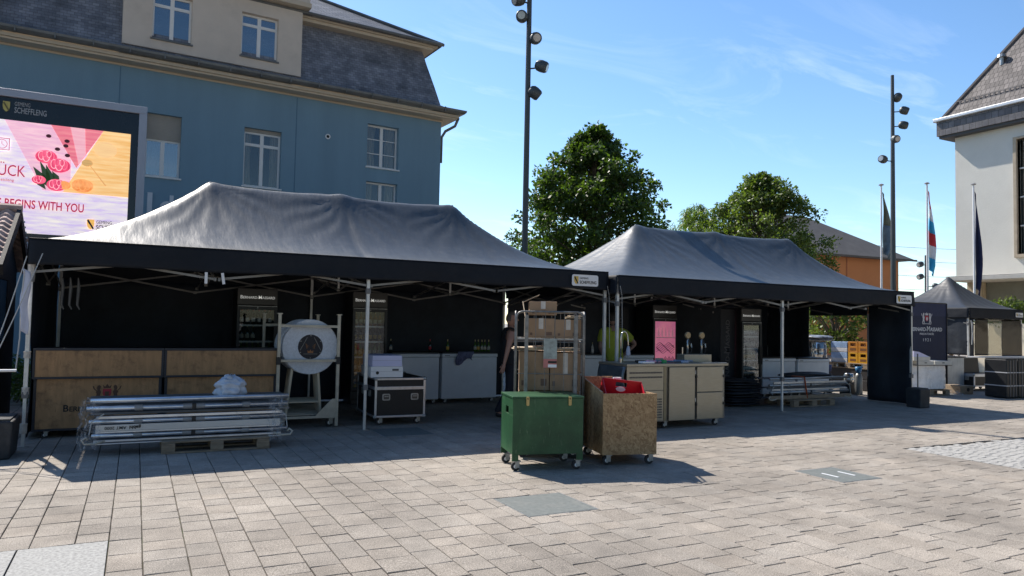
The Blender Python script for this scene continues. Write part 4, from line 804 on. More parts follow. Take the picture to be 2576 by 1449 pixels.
bush('pale yellow-green bush behind the yellow crates', (24.8, 17.6, 0), .9, .9, 1.6, lm3, 53, 40, .10)
bush('far green bush behind the flagpoles', (60, 35, 0), 2.2, 2.2, 4.4, lm2, 54, 60, .3, lr=.8)

# ------------------------------------------------------------------ small builders
def caster(T, x, y, h=.1, nm='caster', r=None):
    r = r or h * .45; M = MB(); M.lathe([(r * .3, -r * .32), (r, -r * .3), (r, r * .3), (r * .3, r * .32)], (x, y, r), 14, 'y'); c = M.build(nm, rubber, T, smooth=False)
    MB().cb((x + r * .35, y - r * .42, h * .62), (r * 1.0, .006, h * .6)).cb((x + r * .35, y + r * .42, h * .62), (r * 1.0, .006, h * .6)).bx(x - r * .3, x + r * 1.1, y - r * .6, y + r * .6, h - .012, h).build('fork', galv, c)
    MB().lathe([(r * .45, -r * .34), (r * .45, r * .34)], (x, y, r), 10, 'y').build('hub', white, c)
def crest(T, x, y, z, s, figure=None, dark=None):
    g = figure or mat('crest_pale', (.62, .6, .6), .6); C_ = MB()
    C_.prism(shield_poly(.5 * s, .58 * s, x, z), y - .004, y); c = C_.build('crest', redink, T)
    F = MB()
    for sg in (-1, 1):     # two rampant supporters
        q = [(.34, -.42), (.40, -.1), (.34, .1), (.42, .26), (.36, .46), (.46, .56), (.56, .50), (.60, .36), (.56, .2), (.66, .1), (.60, -.02), (.62, -.2), (.72, -.42), (.60, -.44), (.54, -.26), (.46, -.26), (.44, -.44)]
        F.prism([(x + sg * a * s, z + b * s) for a, b in q][::sg], y - .003, y)
        F.prism([(x + sg * a * s, z + b * s) for a, b in ((.58, .12), (.78, .3), (.84, .5), (.76, .46), (.72, .32), (.60, .2))][::sg], y - .003, y)
    F.prism([(x + a * s, z + b * s) for a, b in ((-.2, .33), (.2, .33), (.26, .56), (.12, .44), (0, .62), (-.12, .44), (-.26, .56))], y - .003, y)
    F.prism([(x + a * s, z + b * s) for a, b in ((-.75, -.48), (.75, -.48), (.6, -.56), (0, -.53), (-.6, -.56))], y - .003, y)
    F.prism([(x + a * s, z + b * s) for a, b in ((-.12, .12), (.12, .12), (.12, -.12), (0, -.22), (-.12, -.12))], y - .007, y - .005)
    F.build('crest_figures', g, c)
def pallet(label, loc, rz, w=1.2, d=.8, group='wooden pallets'):
    T = thing('pallet', label, 'pallet', loc, rz, group)
    b = MB()
    for y in (-d / 2 + .05, 0, d / 2 - .05):
        for x in (-w / 2 + .073, 0, w / 2 - .073): MB().bx(x - .072, x + .072, y - .048, y + .048, .022, .1).build('block', palletwood, T, bevel=.004)
    u = MB()
    for y in (-d / 2 + .05, 0, d / 2 - .05): u.bx(-w / 2, w / 2, y - .05, y + .05, 0.001, .021)
    for x in (-w / 2 + .073, 0, w / 2 - .073): u.bx(x - .07, x + .07, -d / 2, d / 2, .1005, .121)
    for i in range(5): y = -d / 2 + .07 + i * (d - .14) / 4; u.bx(-w / 2, w / 2, y - .06, y + .06, .1215, .143)
    u.build('boards', palletwood, T, bevel=.003); return T
glass_b = mat('bottle_glass_dark', (.012, .02, .012), .12, var=.3, spec=.8); glass_g = mat('bottle_glass_green', (.06, .12, .02), .15, var=.2, spec=.8); glass_w = mat('bottle_white', (.5, .5, .48), .3, var=.1); labm = mat('bottle_label', (.5, .48, .42), .7, var=.1)
labg = mat('bottle_label_gold', (.6, .38, .08), .5, var=.1); capm = mat('bottle_cap_red', (.4, .03, .03), .4); capg = mat('bottle_foil', (.35, .3, .18), .35, .6)
def bottle(label, loc, group, gm=glass_b, lm=labm, cm_=capg, h=.30, cat='bottle'):
    T = thing('bottle', label, cat, loc, 0, group); r = h * .125
    MB().lathe([(r * .9, 0), (r, .01), (r, h * .52), (r * .75, h * .64), (r * .34, h * .76), (r * .32, h * .95)], (0, 0, 0), 12).build('glass_body', gm, T, smooth=True)
    MB().lathe([(r * 1.02, h * .16), (r * 1.02, h * .42)], (0, 0, 0), 12).build('paper_label', lm, T, smooth=True); MB().lathe([(r * .38, h * .84), (r * .38, h)], (0, 0, 0), 8).build('cap', cm_, T); return T
fr_glass = glass('fridge_glass', (.85, .88, .88), .02, .03, .22)
protoB = {}
def fridge(label, x0, x1, y, h, d=.62, kind='wine', blabel=''):
    w = x1 - x0; T = thing('drinks_fridge', label, 'fridge', ((x0 + x1) / 2, y, 0), group='black glass door drinks fridges'); a, b = -w / 2, w / 2
    blk = mat('fridge_black', (.018, .019, .021), .4, var=.15, dirt=(.04, .04, .04), dirt_amt=.5); t = .04
    M = MB(); M.bx(a, a + t, 0, d, .1, h).bx(b - t, b, 0, d, .1, h).bx(a + t, b - t, d - t, d, .1, h).bx(a + t, b - t, 0, d - t, .1, .26).bx(a + t, b - t, 0, d - t, h - .27, h).bx(a + .03, b - .03, .06, d, 0.0, .1); M.build('cabinet', blk, T, bevel=.006)
    hp = MB().bx(a + .004, b - .004, -.03, -.004, h - .29, h - .01).build('header_panel', mat('header_brown', (.055, .05, .045), .35, var=.1), T)
    L_ = MB(); brandtxt(L_, w * .86, (0, -.034, h - .185), bold=.015); L_.build('lettering', mat('backlit_letters', (.75, .75, .72), .5, emit=.22), hp)
    z0, z1 = .27, h - .31; D = MB(); f = .05; D.bx(a, a + f, -.05, -.006, z0, z1).bx(b - f, b, -.05, -.006, z0, z1).bx(a + f, b - f, -.05, -.006, z0, z0 + f).bx(a + f, b - f, -.05, -.006, z1 - f * 1.4, z1); dr = D.build('door', blk, T, bevel=.004)
    MB().bx(a + .01, b - .01, -.055, -.0505, z1 - .012, z1 - .002).build('trim', galv, dr); MB().lathe([(.0, -.056), (.012, -.056), (.012, -.05)], (0, 0, z1 - .035), 8, 'y').build('lock', galv, dr)
    MB().sq((b - f * .5, -.075, z0 + .5), (b - f * .5, -.075, z0 + .9), .02).build('handle', blackm, dr)
    MB().bx(a + f, b - f, -.03, -.026, z0 + f, z1 - f * 1.4).build('pane', fr_glass, dr)
    ns = 5; sh = MB(); gap = (z1 - z0 - .1) / ns; zs = [z0 + .05 + i * gap for i in range(ns)]
    for z in zs[1:]:
        sh.bx(a + t + .003, b - t - .003, .02, .028, z - .022, z + .004)
        for i in range(12): x = a + .06 + i * (w - .12) / 11; sh.tube([(x, .03, z), (x, d - .06, z)], .003, 4)
    sh.build('shelf', mat('shelf_wire', (.6, .61, .6), .4, .3), T)
    MB().bx(a + t + .002, b - t - .002, d - t - .012, d - t - .002, .27, h - .28).build('liner', mat('fridge_liner', (.09, .095, .10), .6), T)
    gname = blabel
    n = 6
    for i, z in enumerate(zs):
        if kind == 'graphic' and i < 3: continue
        if kind == 'wine' and i == 3 and 'left' in label: nn = 3
        else: nn = n
        for j in range(nn):
            key = (kind, i % 3)
            if key not in protoB:
                bm_ = {0: (glass_b, labm, capg), 1: (glass_b, whiteink, capm), 2: (glass_g, labg, capg)}[i % 3] if kind != 'beer' else {0: (glass_b, labg, capg), 1: (mat('bottle_amber', (.18, .07, .01), .15, spec=.8), labm, capg), 2: (glass_g, labm, capg)}[i % 3]
                protoB[key] = (bottle(gname, (0, 0, 0), gname, *bm_, h=.285), [])
                o = protoB[key][0]; fresh = True
            else: o = dup(protoB[key][0], label=gname, group=gname)
            o['label'] = gname; o['group'] = gname
            o.location = (T.location.x + a + .10 + j * (w - .2) / (n - 1), y + .10, z + .006 if i else z0 + .0)
    return T
fridge('black fridge behind the left counter beside the stored round tabletops, lit header', 1.57, 2.25, 13.7, 2.12, blabel='dark wine bottle on a shelf of the fridge behind the left counter')
fridge('black fridge behind the middle leg of the left tent, packed with bottles', 3.62, 4.29, 13.7, 2.13, kind='beer', blabel='amber or gold labelled bottle in the fridge behind the middle tent leg')
F3 = fridge('black fridge with bright pink backlit door behind the steel bar counter', 10.58, 11.27, 13.62, 2.08, kind='graphic', blabel='bottle in the pink door fridge')
fridge('narrow black fridge beside the white chest freezers in the right tent', 12.10, 12.70, 12.40, 2.03, d=.6, blabel='bottle on a shelf of the narrow fridge in the right tent')
# pink backlit graphic door on fridge three (local coordinates)
def pinkdoor():
    pm = mat('pink_backlit', (.66, .16, .34), .35, var=.15, vscale=2.5, emit=.34, col2=(.74, .24, .32)); A = MB(); A.bx(-.30, .30, -.045, -.034, .62, 1.70); g = A.build('door_graphic', pm, F3)
    wv = MB()
    for k in range(7): wv.tube([(-.26 + .52 * i / 16, -.05, 1.12 + .03 * k - .12 + .035 * math.sin(i * .8 + k * .9)) for i in range(17)], .006, 4)
    wv.build('wave_lines', mat('graphic_mauve', (.30, .12, .22), .5), g)
    zz_ = MB()
    for k in range(5): zz_.tube([(-.05 + .32 * i / 6, -.05, .64 + .045 * k + (.07 if i % 2 else 0)) for i in range(7)], .007, 4)
    zz_.build('zigzag_lines', ink, g); MB().bx(-.29, -.06, -.052, -.047, .63, .86).build('white_label', whiteink, g); MB().bx(-.28, .28, -.052, -.047, 1.32, 1.335).build('white_bar', whiteink, g)
    for j in range(5): MB().lathe([(.025, 0), (.025, .12), (.01, .17), (.01, .22)], (-.2 + j * .1, -.047, 1.35), 8).build('printed_bottle', mat('graphic_rose', (.7, .3, .4), .5, emit=.2), g)
pinkdoor()

# ---- wooden bar counters
oak = mat('oak_laminate', (0.42, 0.235, 0.105), .5, var=.18, vscale=3.2, stretch=(5, 1, .9), bump=.06, dirt=(.12, .062, .028), dirt_amt=.8, dirt_scale=5.5, scuff=(.2, .11, .05))
def counter(label, x0, x1, logo):
    w = x1 - x0; T = thing('bar_counter', label, 'counter', ((x0 + x1) / 2, 11.15, 0), group='wood fronted bar counters'); a, b = -w / 2, w / 2
    fm = mat('counter_frame', (.03, .034, .045), .45, .3, var=.1)
    M = MB(); M.bx(a, b, -.045, -.0, 1.125, 1.16).bx(a, b, -.045, 0, .76, .79).bx(a, a + .03, -.045, 0, .79, 1.125).bx(b - .03, b, -.045, 0, .79, 1.125)
    M.bx(a + .015, a + .05, .01, .05, .09, .76).bx(b - .05, b - .015, .01, .05, .09, .76).bx(a + .05, b - .05, .01, .05, .09, .12); M.build('frame', fm, T, bevel=.003)
    MB().bx(a + .03, b - .03, -.038, -.01, .79, 1.125).build('upper_panel', oak, T); MB().bx(a + .05, b - .05, .02, .045, .12, .76).build('lower_panel', oak, T)
    MB().bx(a, b, -.0, .55, 1.12, 1.155).build('worktop', blackm, T); MB().bx(a + .02, a + .04, .05, .55, .1, 1.12).bx(b - .04, b - .02, .05, .55, .1, 1.12).build('side_panel', blackp, T)
    for x in (a + .16, b - .16):
        for y in (.06, .48): caster(T, x, y, .09)
    if logo:
        L_ = MB(); brandtxt(L_, .86, (.03, .017, .335), bold=.02); L_.build('lettering', ink, T); crest(T, .09, .018, .56, .2, mat('crest_brown', (.10, .05, .03), .6))
        L_ = MB(); txt(L_, 'MAISON FONDÉE', width=.3, loc=(.03, .017, .265)); L_.build('small_lettering', ink, T)
counter('left wood fronted bar counter with printed crest and lettering, behind the bundled frames', -1.15, .36, True)
counter('right wood fronted bar counter with plain panels, beside the tabletop cart', .365, 1.87, False)

# ---- bundled aluminium frames on the left pallet
pallet('wooden pallet under the shiny bundled aluminium frames in front of the wooden counters', (.92, 9.86, 0), 0)
def frame_bundle(label, x0, x1, y, z, rows, lettering=None, mt=alu2, name='folded_tent_frame', group=None, dark=None):
    """rows: (kind, height above z, radius or half height)"""
    T = thing(name, label, 'tent frame', ((x0 + x1) / 2, y, z), 0, group); a, b = (x0 - x1) / 2, (x1 - x0) / 2; rn = random.Random(len(rows))
    brk = mat('bracket_grey', (.30, .31, .32), .5, .2, var=.2); hi = max(r_[1] for r_ in rows)
    for kd, zz_, r_ in rows:
        e0, e1 = rn.uniform(.02, .10), rn.uniform(.02, .09); dy = rn.uniform(-.012, .012)
        if kd in ('tube', 'jtube'):
            o = MB().tube([(a + e0, dy, zz_), (b - e1, dy, zz_ + rn.uniform(-.004, .004))], r_, 14).build('tube', mt, T, smooth=True)
            if kd == 'jtube':
                for f_ in (.24, .76): MB().lathe([(r_ * 1.03, -.045), (r_ * 1.22, -.04), (r_ * 1.22, .04), (r_ * 1.03, .045)], (a + (b - a) * f_, dy, zz_), 12, 'x').build('collar', brk, o)
                for s_ in (-1, 1): MB().lathe([(r_ * 1.03, -.05), (r_ * 1.15, -.05), (r_ * 1.15, .05), (r_ * 1.03, .05)], (a + (b - a) * .5 + s_ * .07, dy, zz_), 12, 'x').build('collar', brk, o)
                MB().cb((a + (b - a) * .5, dy - r_ * .5, zz_), (.045, r_ * 1.4, r_ * 2.1)).build('joint', blackp, o)
        elif kd == 'rail': MB().bx(a + e0 + .06, b - e1 - .06, -.035, -.008, zz_ - r_, zz_ + r_).build('rail', mt, T, bevel=.003)
        elif kd == 'beam':
            f = MB().bx(a + .12, b - .14, -.040, -.012, zz_ - r_, zz_ + r_).build('flat_beam', mat('white_alu', (.66, .64, .60), .45, .1, var=.06), T, bevel=.002)
            if lettering:
                L_ = MB(); txt(L_, 'AMT 2000', height=.033, width=.22, loc=(a + .32, -.043, zz_ + .016), rot=(R(90), R(180), 0), align='c', bold=.01); txt(L_, 'gebhl', height=.036, width=.12, loc=(a + .52, -.043, zz_ + .018), rot=(R(90), R(180), 0), align='c', bold=.03); L_.build('lettering', ink, f)
    for k, yy in enumerate((.10, .19, .28, .37)):      # the folded members behind
        for j in range(max(2, len(rows) - 2)):
            zz_ = .02 + (hi - .02) * j / max(1, len(rows) - 3) + rn.uniform(-.01, .01); e0, e1 = rn.uniform(.0, .12), rn.uniform(.0, .12)
            MB().sq((a + e0, yy, zz_), (b - e1, yy, zz_), .03, .022).build('scissor_bar', mat('shaded_alu', (.16, .17, .19), .5, .6, var=.2), T)
    for sg, xe in ((1, a), (-1, b)):
        MB().tube([(xe + sg * .22, -.05, .03), (xe + sg * .12, -.06, .0), (xe + sg * .02, -.06, .0), (xe - sg * .01, -.05, .04), (xe + sg * .03, -.04, .07), (xe + sg * .05, -.04, .04)], .013, 7).build('foot_hook', mat('cream_plastic', (.50, .46, .38), .5), T, smooth=True)
        MB().tube([(xe + sg * .20, -.05, .33), (xe + sg * .08, -.07, .25), (xe + sg * .06, -.07, .10)], .007, 5).build('string', rope, T)
    return T
frame_bundle('shiny bundle of folded aluminium tent frames on the left pallet, with upside down lettering', -.48, 1.80, 9.62, .145, [('tube', .475, .029), ('jtube', .385, .029), ('rail', .285, .016), ('jtube', .235, .027), ('beam', .165, .036), ('rail', .118, .010), ('jtube', .075, .026), ('rail', .02, .012), ('rail', -.012, .008)], True)
def wrapfilm(label, loc, fn, nu=14, nv=14, name='plastic_film', cat='plastic film', m=None, group=None):
    M = MB(); M.grid(fn, nu, nv); o = M.build(name, m or film, None, smooth=False); o.location = loc; tag(o, label, cat, group); return o
film = bpy.data.materials.new('clear_film'); film.use_nodes = True
_t = film.node_tree; _t.nodes.clear(); _o = _t.nodes.new('ShaderNodeOutputMaterial'); _a = _t.nodes.new('ShaderNodeBsdfTransparent'); _b = _t.nodes.new('ShaderNodeBsdfPrincipled'); _b.inputs['Base Color'].default_value = (.62, .65, .68, 1); _b.inputs['Roughness'].default_value = .18
_n = _t.nodes.new('ShaderNodeTexNoise'); _n.inputs['Scale'].default_value = 9; _n.inputs['Detail'].default_value = 4; _n.inputs['Distortion'].default_value = 1.2; _r = _t.nodes.new('ShaderNodeMapRange'); _r.inputs['From Min'].default_value = .45; _r.inputs['From Max'].default_value = .7; _r.inputs['To Min'].default_value = .03; _r.inputs['To Max'].default_value = .42
_t.links.new(_n.outputs[0], _r.inputs[0]); _m = _t.nodes.new('ShaderNodeMixShader'); _t.links.new(_r.outputs[0], _m.inputs[0]); _t.links.new(_a.outputs[0], _m.inputs[1]); _t.links.new(_b.outputs[0], _m.inputs[2]); _t.links.new(_m.outputs[0], _o.inputs[0])
for sg, x_, lb in ((-1, -.50, 'left'), (1, 1.72, 'right')):
    wrapfilm('torn clear plastic film round the %s end of the shiny frame bundle' % lb, (x_, 9.70, .12),
             lambda u, v, sg=sg: (sg * (-.20 + .20 * min(1, 1.3 * u)) + .05 * fbm(u * 5, v * 4, sg + 3) - .02, (-.16 if u < .75 else -.16 + (u - .75) * 1.6) + .05 * fbm(u * 4, v * 5, 8 + sg), -.05 + .56 * v + .07 * fbm(u * 3 + sg, v * 3, 5)), group='clear films round the shiny bundle')
bagm = mat('white_bag', (.50, .56, .64), .35, var=.2, vscale=7, bump=.6, bscale=14)
M = MB(); M.grid(lambda u, v: ((.17 + .05 * fbm(u * 6, v * 6, 2) + .02 * math.sin(u * 40)) * math.cos(2 * math.pi * u) * math.sin(math.pi * (.04 + .55 * v)), (.13 + .04 * fbm(u * 6, v * 6, 3)) * math.sin(2 * math.pi * u) * math.sin(math.pi * (.04 + .55 * v)), .19 * math.cos(math.pi * (.04 + .55 * v)) + .03 * fbm(u * 9, v * 9, 4)), 40, 18)
o = M.build('plastic_bag', bagm, None, smooth=True); o.location = (1.08, 9.80, .69); tag(o, 'crumpled whitish plastic bag on top of the shiny frame bundle', 'plastic bag')

# ---- cart with round tabletops
def cart():
    T = thing('tabletop_cart', 'pale metal storage cart holding upright round tabletops and folded legs', 'cart', (2.28, 11.0, 0)); pm = mat('cart_paint', (.50, .46, .37), .5, .25, var=.15, vscale=6, dirt=(.2, .17, .13), dirt_amt=.5, dirt_scale=5)
    for x in (-.43, .43):
        for y in (0, 1.45):
            p = MB().sq((x, y, .02), (x, y, 1.66), .042).build('post', pm, T); MB().bx(x - .035, x + .035, y - .035, y + .035, 1.66, 1.675).build('cap', pm, p)
    for k, (z, nm) in enumerate(((1.49, 'rail'), (.985, 'rail'), (.16, 'rail'))):
        M = MB()
        for y in (0, 1.45):
            if not (y and z < 1 and z > .5): M.sq((-.41, y, z), (.41, y, z), .036)
        for x in (-.43, .43):
            if z < 1.2: M.sq((x, .02, z), (x, 1.43, z), .034)
        M.build(nm, pm, T)
    MB().prism([(.41, .17), (.41, .42), (.36, .42), (.13, .19), (.13, .17)], -.014, -.006).build('gusset', pm, T)
    M = MB()
    for i in range(9): M.bx(-.40, .40, .08 + i * .16, .15 + i * .16, .18, .195)
    M.build('deck', pm, T); 
    for x in (-.35, .35):
        for y in (.1, 1.35): caster(T, x, y, .13)
    MB().bx(-.46, -.40, -.03, .03, .93, 1.04).bx(.40, .46, -.03, .03, .93, 1.04).build('stop', blackp, T)
cart()
tt = mat('tabletop_grey', (.62, .66, .72), .45, var=.12, vscale=40, dirt=(.5, .53, .58), dirt_amt=.5, dirt_scale=3); ttw = mat('tabletop_edge', (.30, .34, .40), .5)
for k in range(7):
    y = 11.09 + k * .115; x = 2.315 - (.008 * ((k * 5) % 3))
    lab = 'round grey tabletop with dark round emblem, frontmost in the cart' if k == 0 else 'plain round grey tabletop number %s behind the front one in the cart' % ('second', 'third', 'fourth', 'fifth', 'sixth', 'seventh')[k - 1]
    T = thing('round_tabletop', lab.replace('number ', ''), 'tabletop', (x, y, 1.185), 0, 'round tabletops upright in the cart')
    MB().lathe([(.395, -.014), (.405, -.010), (.405, .010), (.395, .014)], (0, 0, 0), 56, 'y').build('top', tt, T); MB().lathe([(.398, -.0145), (.41, -.008), (.41, .008), (.398, .0145)][::1], (0, 0, 0), 56, 'y').build('rim', ttw, T) if k == 99 else None
    if k == 0:
        e = MB().lathe([(.0, -.019), (.178, -.019), (.182, -.0142)], (0, 0, -.0), 36, 'y').build('emblem', mat('emblem_dark', (.018, .018, .026), .45, spec=.3), T)
        g = MB(); g.sq((-.15, -.022, -.05), (-.05, -.022, .14), .008).sq((.15, -.022, -.05), (.05, -.022, .14), .008).sq((-.10, -.022, -.105), (.10, -.022, -.105), .006); g.build('emblem_lines', mat('emblem_grey', (.22, .21, .19), .5), e)
        for sg in (-1, 1):
            w_ = MB()
            for j in range(4): w_.prism([(sg * (.015 + .01 * j), .0 - .01 * j), (sg * (.075 - .005 * j), .05 - .02 * j), (sg * (.07 - .004 * j), .035 - .02 * j)][::sg], -.024, -.0195)
            w_.build('emblem_wing', mat('emblem_orange', (.34, .14, .05), .6), e)
        w_ = MB(); w_.prism([(-.04, -.09), (.04, -.09), (.04, -.05), (.02, -.07), (0, -.04), (-.02, -.07), (-.04, -.05)], -.024, -.0195); w_.build('emblem_crown', mat('emblem_orange', (.3, .13, .06)), e)
        sc_ = MB()
        for j in range(6): sc_.lathe([(.0, -.025), (.007, -.025), (.007, -.019)], (.165 * math.cos(j * math.pi / 3 + .52), 0, .165 * math.sin(j * math.pi / 3 + .52)), 8, 'y')
        sc_.build('screws', galv, e)
        for sg in (-1, 1): MB().cb((sg * .0, 0, 0), (.001, .001, .001))
tl = mat('table_leg_paint', (.48, .43, .33), .5, .25, var=.12)
for k in range(6):
    y = 11.12 + k * .12
    T = thing('folded_table_frame', ('frontmost' if k == 0 else ('second', 'third', 'fourth', 'fifth', 'sixth')[k - 1]) + ' of the pale tube table frames standing on the cart deck below the tabletops', 'table frame', (2.27 + .012 * k, y, .2), 0, 'folded table frames on the cart')
    MB().sq((-.27, 0, 0), (-.20, 0, .68), .034, .02).build('leg', tl, T); MB().sq((.23, 0, 0), (.17, 0, .68), .034, .02).build('leg', tl, T); MB().sq((-.25, 0, .17), (.22, 0, .17), .03, .02).build('crossbar', tl, T); MB().sq((-.20, 0, .665), (.17, 0, .665), .03, .02).build('crossbar', tl, T)

# ---- flight case with white boxes
def flightcase(label, loc, rz, w, d, h, wheels=True, lid=.13, group='black flight cases with metal edges', open_=False, lat=2):
    T = thing('flight_case', label, 'flight case', loc, rz, group); z0 = .12 if wheels else .0; a, b = -w / 2, w / 2
    MB().bx(a + .004, b - .004, .004, d - .004, z0, z0 + h).build('body', mat('case_black', (.012, .013, .014), .45, var=.2, bump=.1, bscale=120), T)
    e = MB(); r_ = .032
    for z in (z0, z0 + h - r_): e.bx(a, b, -.004, r_, z, z + r_).bx(a, b, d - r_, d + .004, z, z + r_).bx(a - .004, a + r_, r_, d - r_, z, z + r_).bx(b - r_, b + .004, r_, d - r_, z, z + r_)
    for x in (a, b - r_):
        for y in (-.002, d - r_ + .002): e.bx(x - .001 if x == a else x, x + r_ if x == a else x + r_ + .001, y, y + r_, z0 + r_, z0 + h - r_)
    zl = z0 + h - lid - .05; e.bx(a + r_, b - r_, -.006, .004, zl, zl + .05).bx(a - .006, a + .004, r_, d - r_, zl, zl + .05).bx(b - .004, b + .006, r_, d - r_, zl, zl + .05); e.build('edge_profile', alu2, T, bevel=.004)
    for x in (a + .012, b - .012):
        for z in (z0 + .012, z0 + h - .012):
            for y in (.012, d - .012): MB().lathe([(.0, -.03), (.024, -.024), (.034, 0), (.024, .024), (.0, .03)], (x, y, z), 10).build('ball_corner', galv, T, smooth=True)
    for i in range(lat):
        x = (-.5 + i) * w * .56 if lat == 2 else 0; zc = z0 + h * .52
        q = MB().prism(rrect(.12, .10, .02, x, zc), -.010, .002).build('recessed_latch', galv, T); MB().prism(rrect(.085, .065, .015, x, zc), -.0125, -.0102).build('latch_dish', mat('latch_dark', (.10, .10, .10), .3, .6), q); MB().sq((x - .03, -.018, zc + .01), (x + .03, -.018, zc + .01), .012).build('latch_bar', galv, q)
    for y in (d * .3, d * .7):
        q = MB().bx(a - .008, a + .002, y - .06, y + .06, z0 + h * .5, z0 + h * .5 + .10).build('side_handle', galv, T)
    if wheels:
        for x in (a + .1, b - .1):
            for y in (.1, d - .1): caster(T, x, y, .12)
    return T
flightcase('black flight case with metal edges under the white cartons, behind the middle tent leg', (3.66, 10.88, 0), R(-2), .80, 1.12, .60)
for k, (zz_, h_, lb, m_) in enumerate(((.728, .165, 'lower wide white carton with printed panel on the black flight case', white), (.895, .165, 'upper lilac white carton on top of the wide white carton', mat('lilac_carton', (.66, .66, .88), .6, var=.05)))):
    T = thing('carton', lb, 'box', (3.45, 10.92, zz_), R(-3), 'white cartons on the flight case'); w_ = .50 if k == 0 else .46
    MB().bx(-w_ / 2, w_ / 2, 0, .66, 0, h_).build('box', m_, T, bevel=.003)
    l_ = MB(); l_.bx(-w_ / 2 + .003, w_ / 2 - .003, -.002, -.0005, h_ * .55, h_ * .565); l_.build('lid_edge', mat('shadow_grey', (.25, .25, .28), .6), T)
    if k == 0: MB().bx(.08, .18, -.003, -.0005, .10, .13).build('printed_panel', mat('print_grey', (.12, .12, .12), .6), T); MB().lathe([(0, -.003), (.025, -.003), (.025, 0)], (-.15, 0, .07), 12, 'y').build('printed_dot', ink, T)

# ---- chest freezers
def freezer(label, x0, x1, y, h, d=.6, grp='white chest freezers'):
    T = thing('chest_freezer', label, 'freezer', ((x0 + x1) / 2, y, 0), 0, grp); a, b = (x0 - x1) / 2, (x1 - x0) / 2
    fw_ = mat('freezer_white', (.74, .77, .81), .35, var=.04, dirt=(.6, .62, .64), dirt_amt=.5, dirt_scale=2)
    MB().bx(a + .012, b - .012, .02, d, .09, h - .07).build('body', fw_, T, bevel=.012); MB().bx(a + .004, b - .004, -.0, d, h - .065, h).build('lid', fw_, T, bevel=.012); MB().bx(a + .01, b - .01, .03, d - .01, h - .07, h - .065).build('seal', rubber, T)
    MB().bx(a + .02, b - .02, .03, d - .02, h + .0, h + .03).build('black_top', blackp, T, bevel=.005)
    MB().bx(a + .06, a + .16, -.006, .0, h - .045, h - .03).build('handle', mat('handle_grey', (.2, .2, .2), .5), T)
    for x in (a + .1, b - .1):
        for yy in (.08, d - .08): caster(T, x, yy, .085)
freezer('white chest freezer right of the flight case in the left tent', 4.32, 5.30, 13.42, .97)
freezer('white chest freezer with a cloth hanging over it, left of the man in black', 5.34, 6.55, 13.42, .97)
freezer('white chest freezer between the roll cage and the person in the yellow shirt', 8.35, 9.50, 13.42, .93)
freezer('white chest freezer just left of the pink fridge behind the bar', 9.54, 10.50, 13.42, .93)
freezer('left white chest freezer behind the dark frame bundle in the right tent', 12.74, 13.80, 12.35, .90, .56)
freezer('right white chest freezer beside the open tent side in the right tent', 13.86, 14.94, 12.35, .88, .56)
for i, (x, gm_, lm_, cm_, lb) in enumerate(((4.36, glass_b, labm, capg, 'single dark bottle on the freezer right of the white cartons'), (5.16, glass_b, redink, capm, 'bottle with red cap on the join of the two freezers'), (5.53, glass_g, labg, capg, 'single bright green bottle left of the hanging cloth'), (8.95, glass_w, whiteink, capg, 'single white bottle on the freezer left of the yellow shirt'))):
    bottle(lb, (x, 13.62, 1.005 if x < 8 else .965), 'bottles on the freezers', gm_, lm_, cm_, .24)
pb = None
for i in range(5):
    o = bottle('green bottle in the row of five on the freezer beside the man in black', (6.12 + .075 * i, 13.60 + .02 * (i % 2), 1.005), 'row of five bottles on the freezer', glass_g, labg if i % 2 else labm, capg, .24) if i < 2 else dup(pb, (6.12 + .075 * i, 13.60 + .02 * (i % 2), 1.005))
    pb = pb or o
M = MB(); M.grid(lambda u, v: (-.16 + .34 * u + .03 * math.sin(v * 6), (-.012 if v > .3 else .1 - .37 * v) - .02 * abs(math.sin(u * 14)) * v - .01, (.036 if v < .3 else .036 - (v - .3) * (.28 + .10 * math.sin(u * 5 + 1)))), 30, 18)
o = M.build('cleaning_cloth', mat('cloth_blue', (.12, .13, .22), .9, var=.4, vscale=8), None, smooth=True, solid=.004); o.location = (5.80, 13.42, .972); tag(o, 'blue grey cloth hanging over the front edge of the freezer', 'cloth')

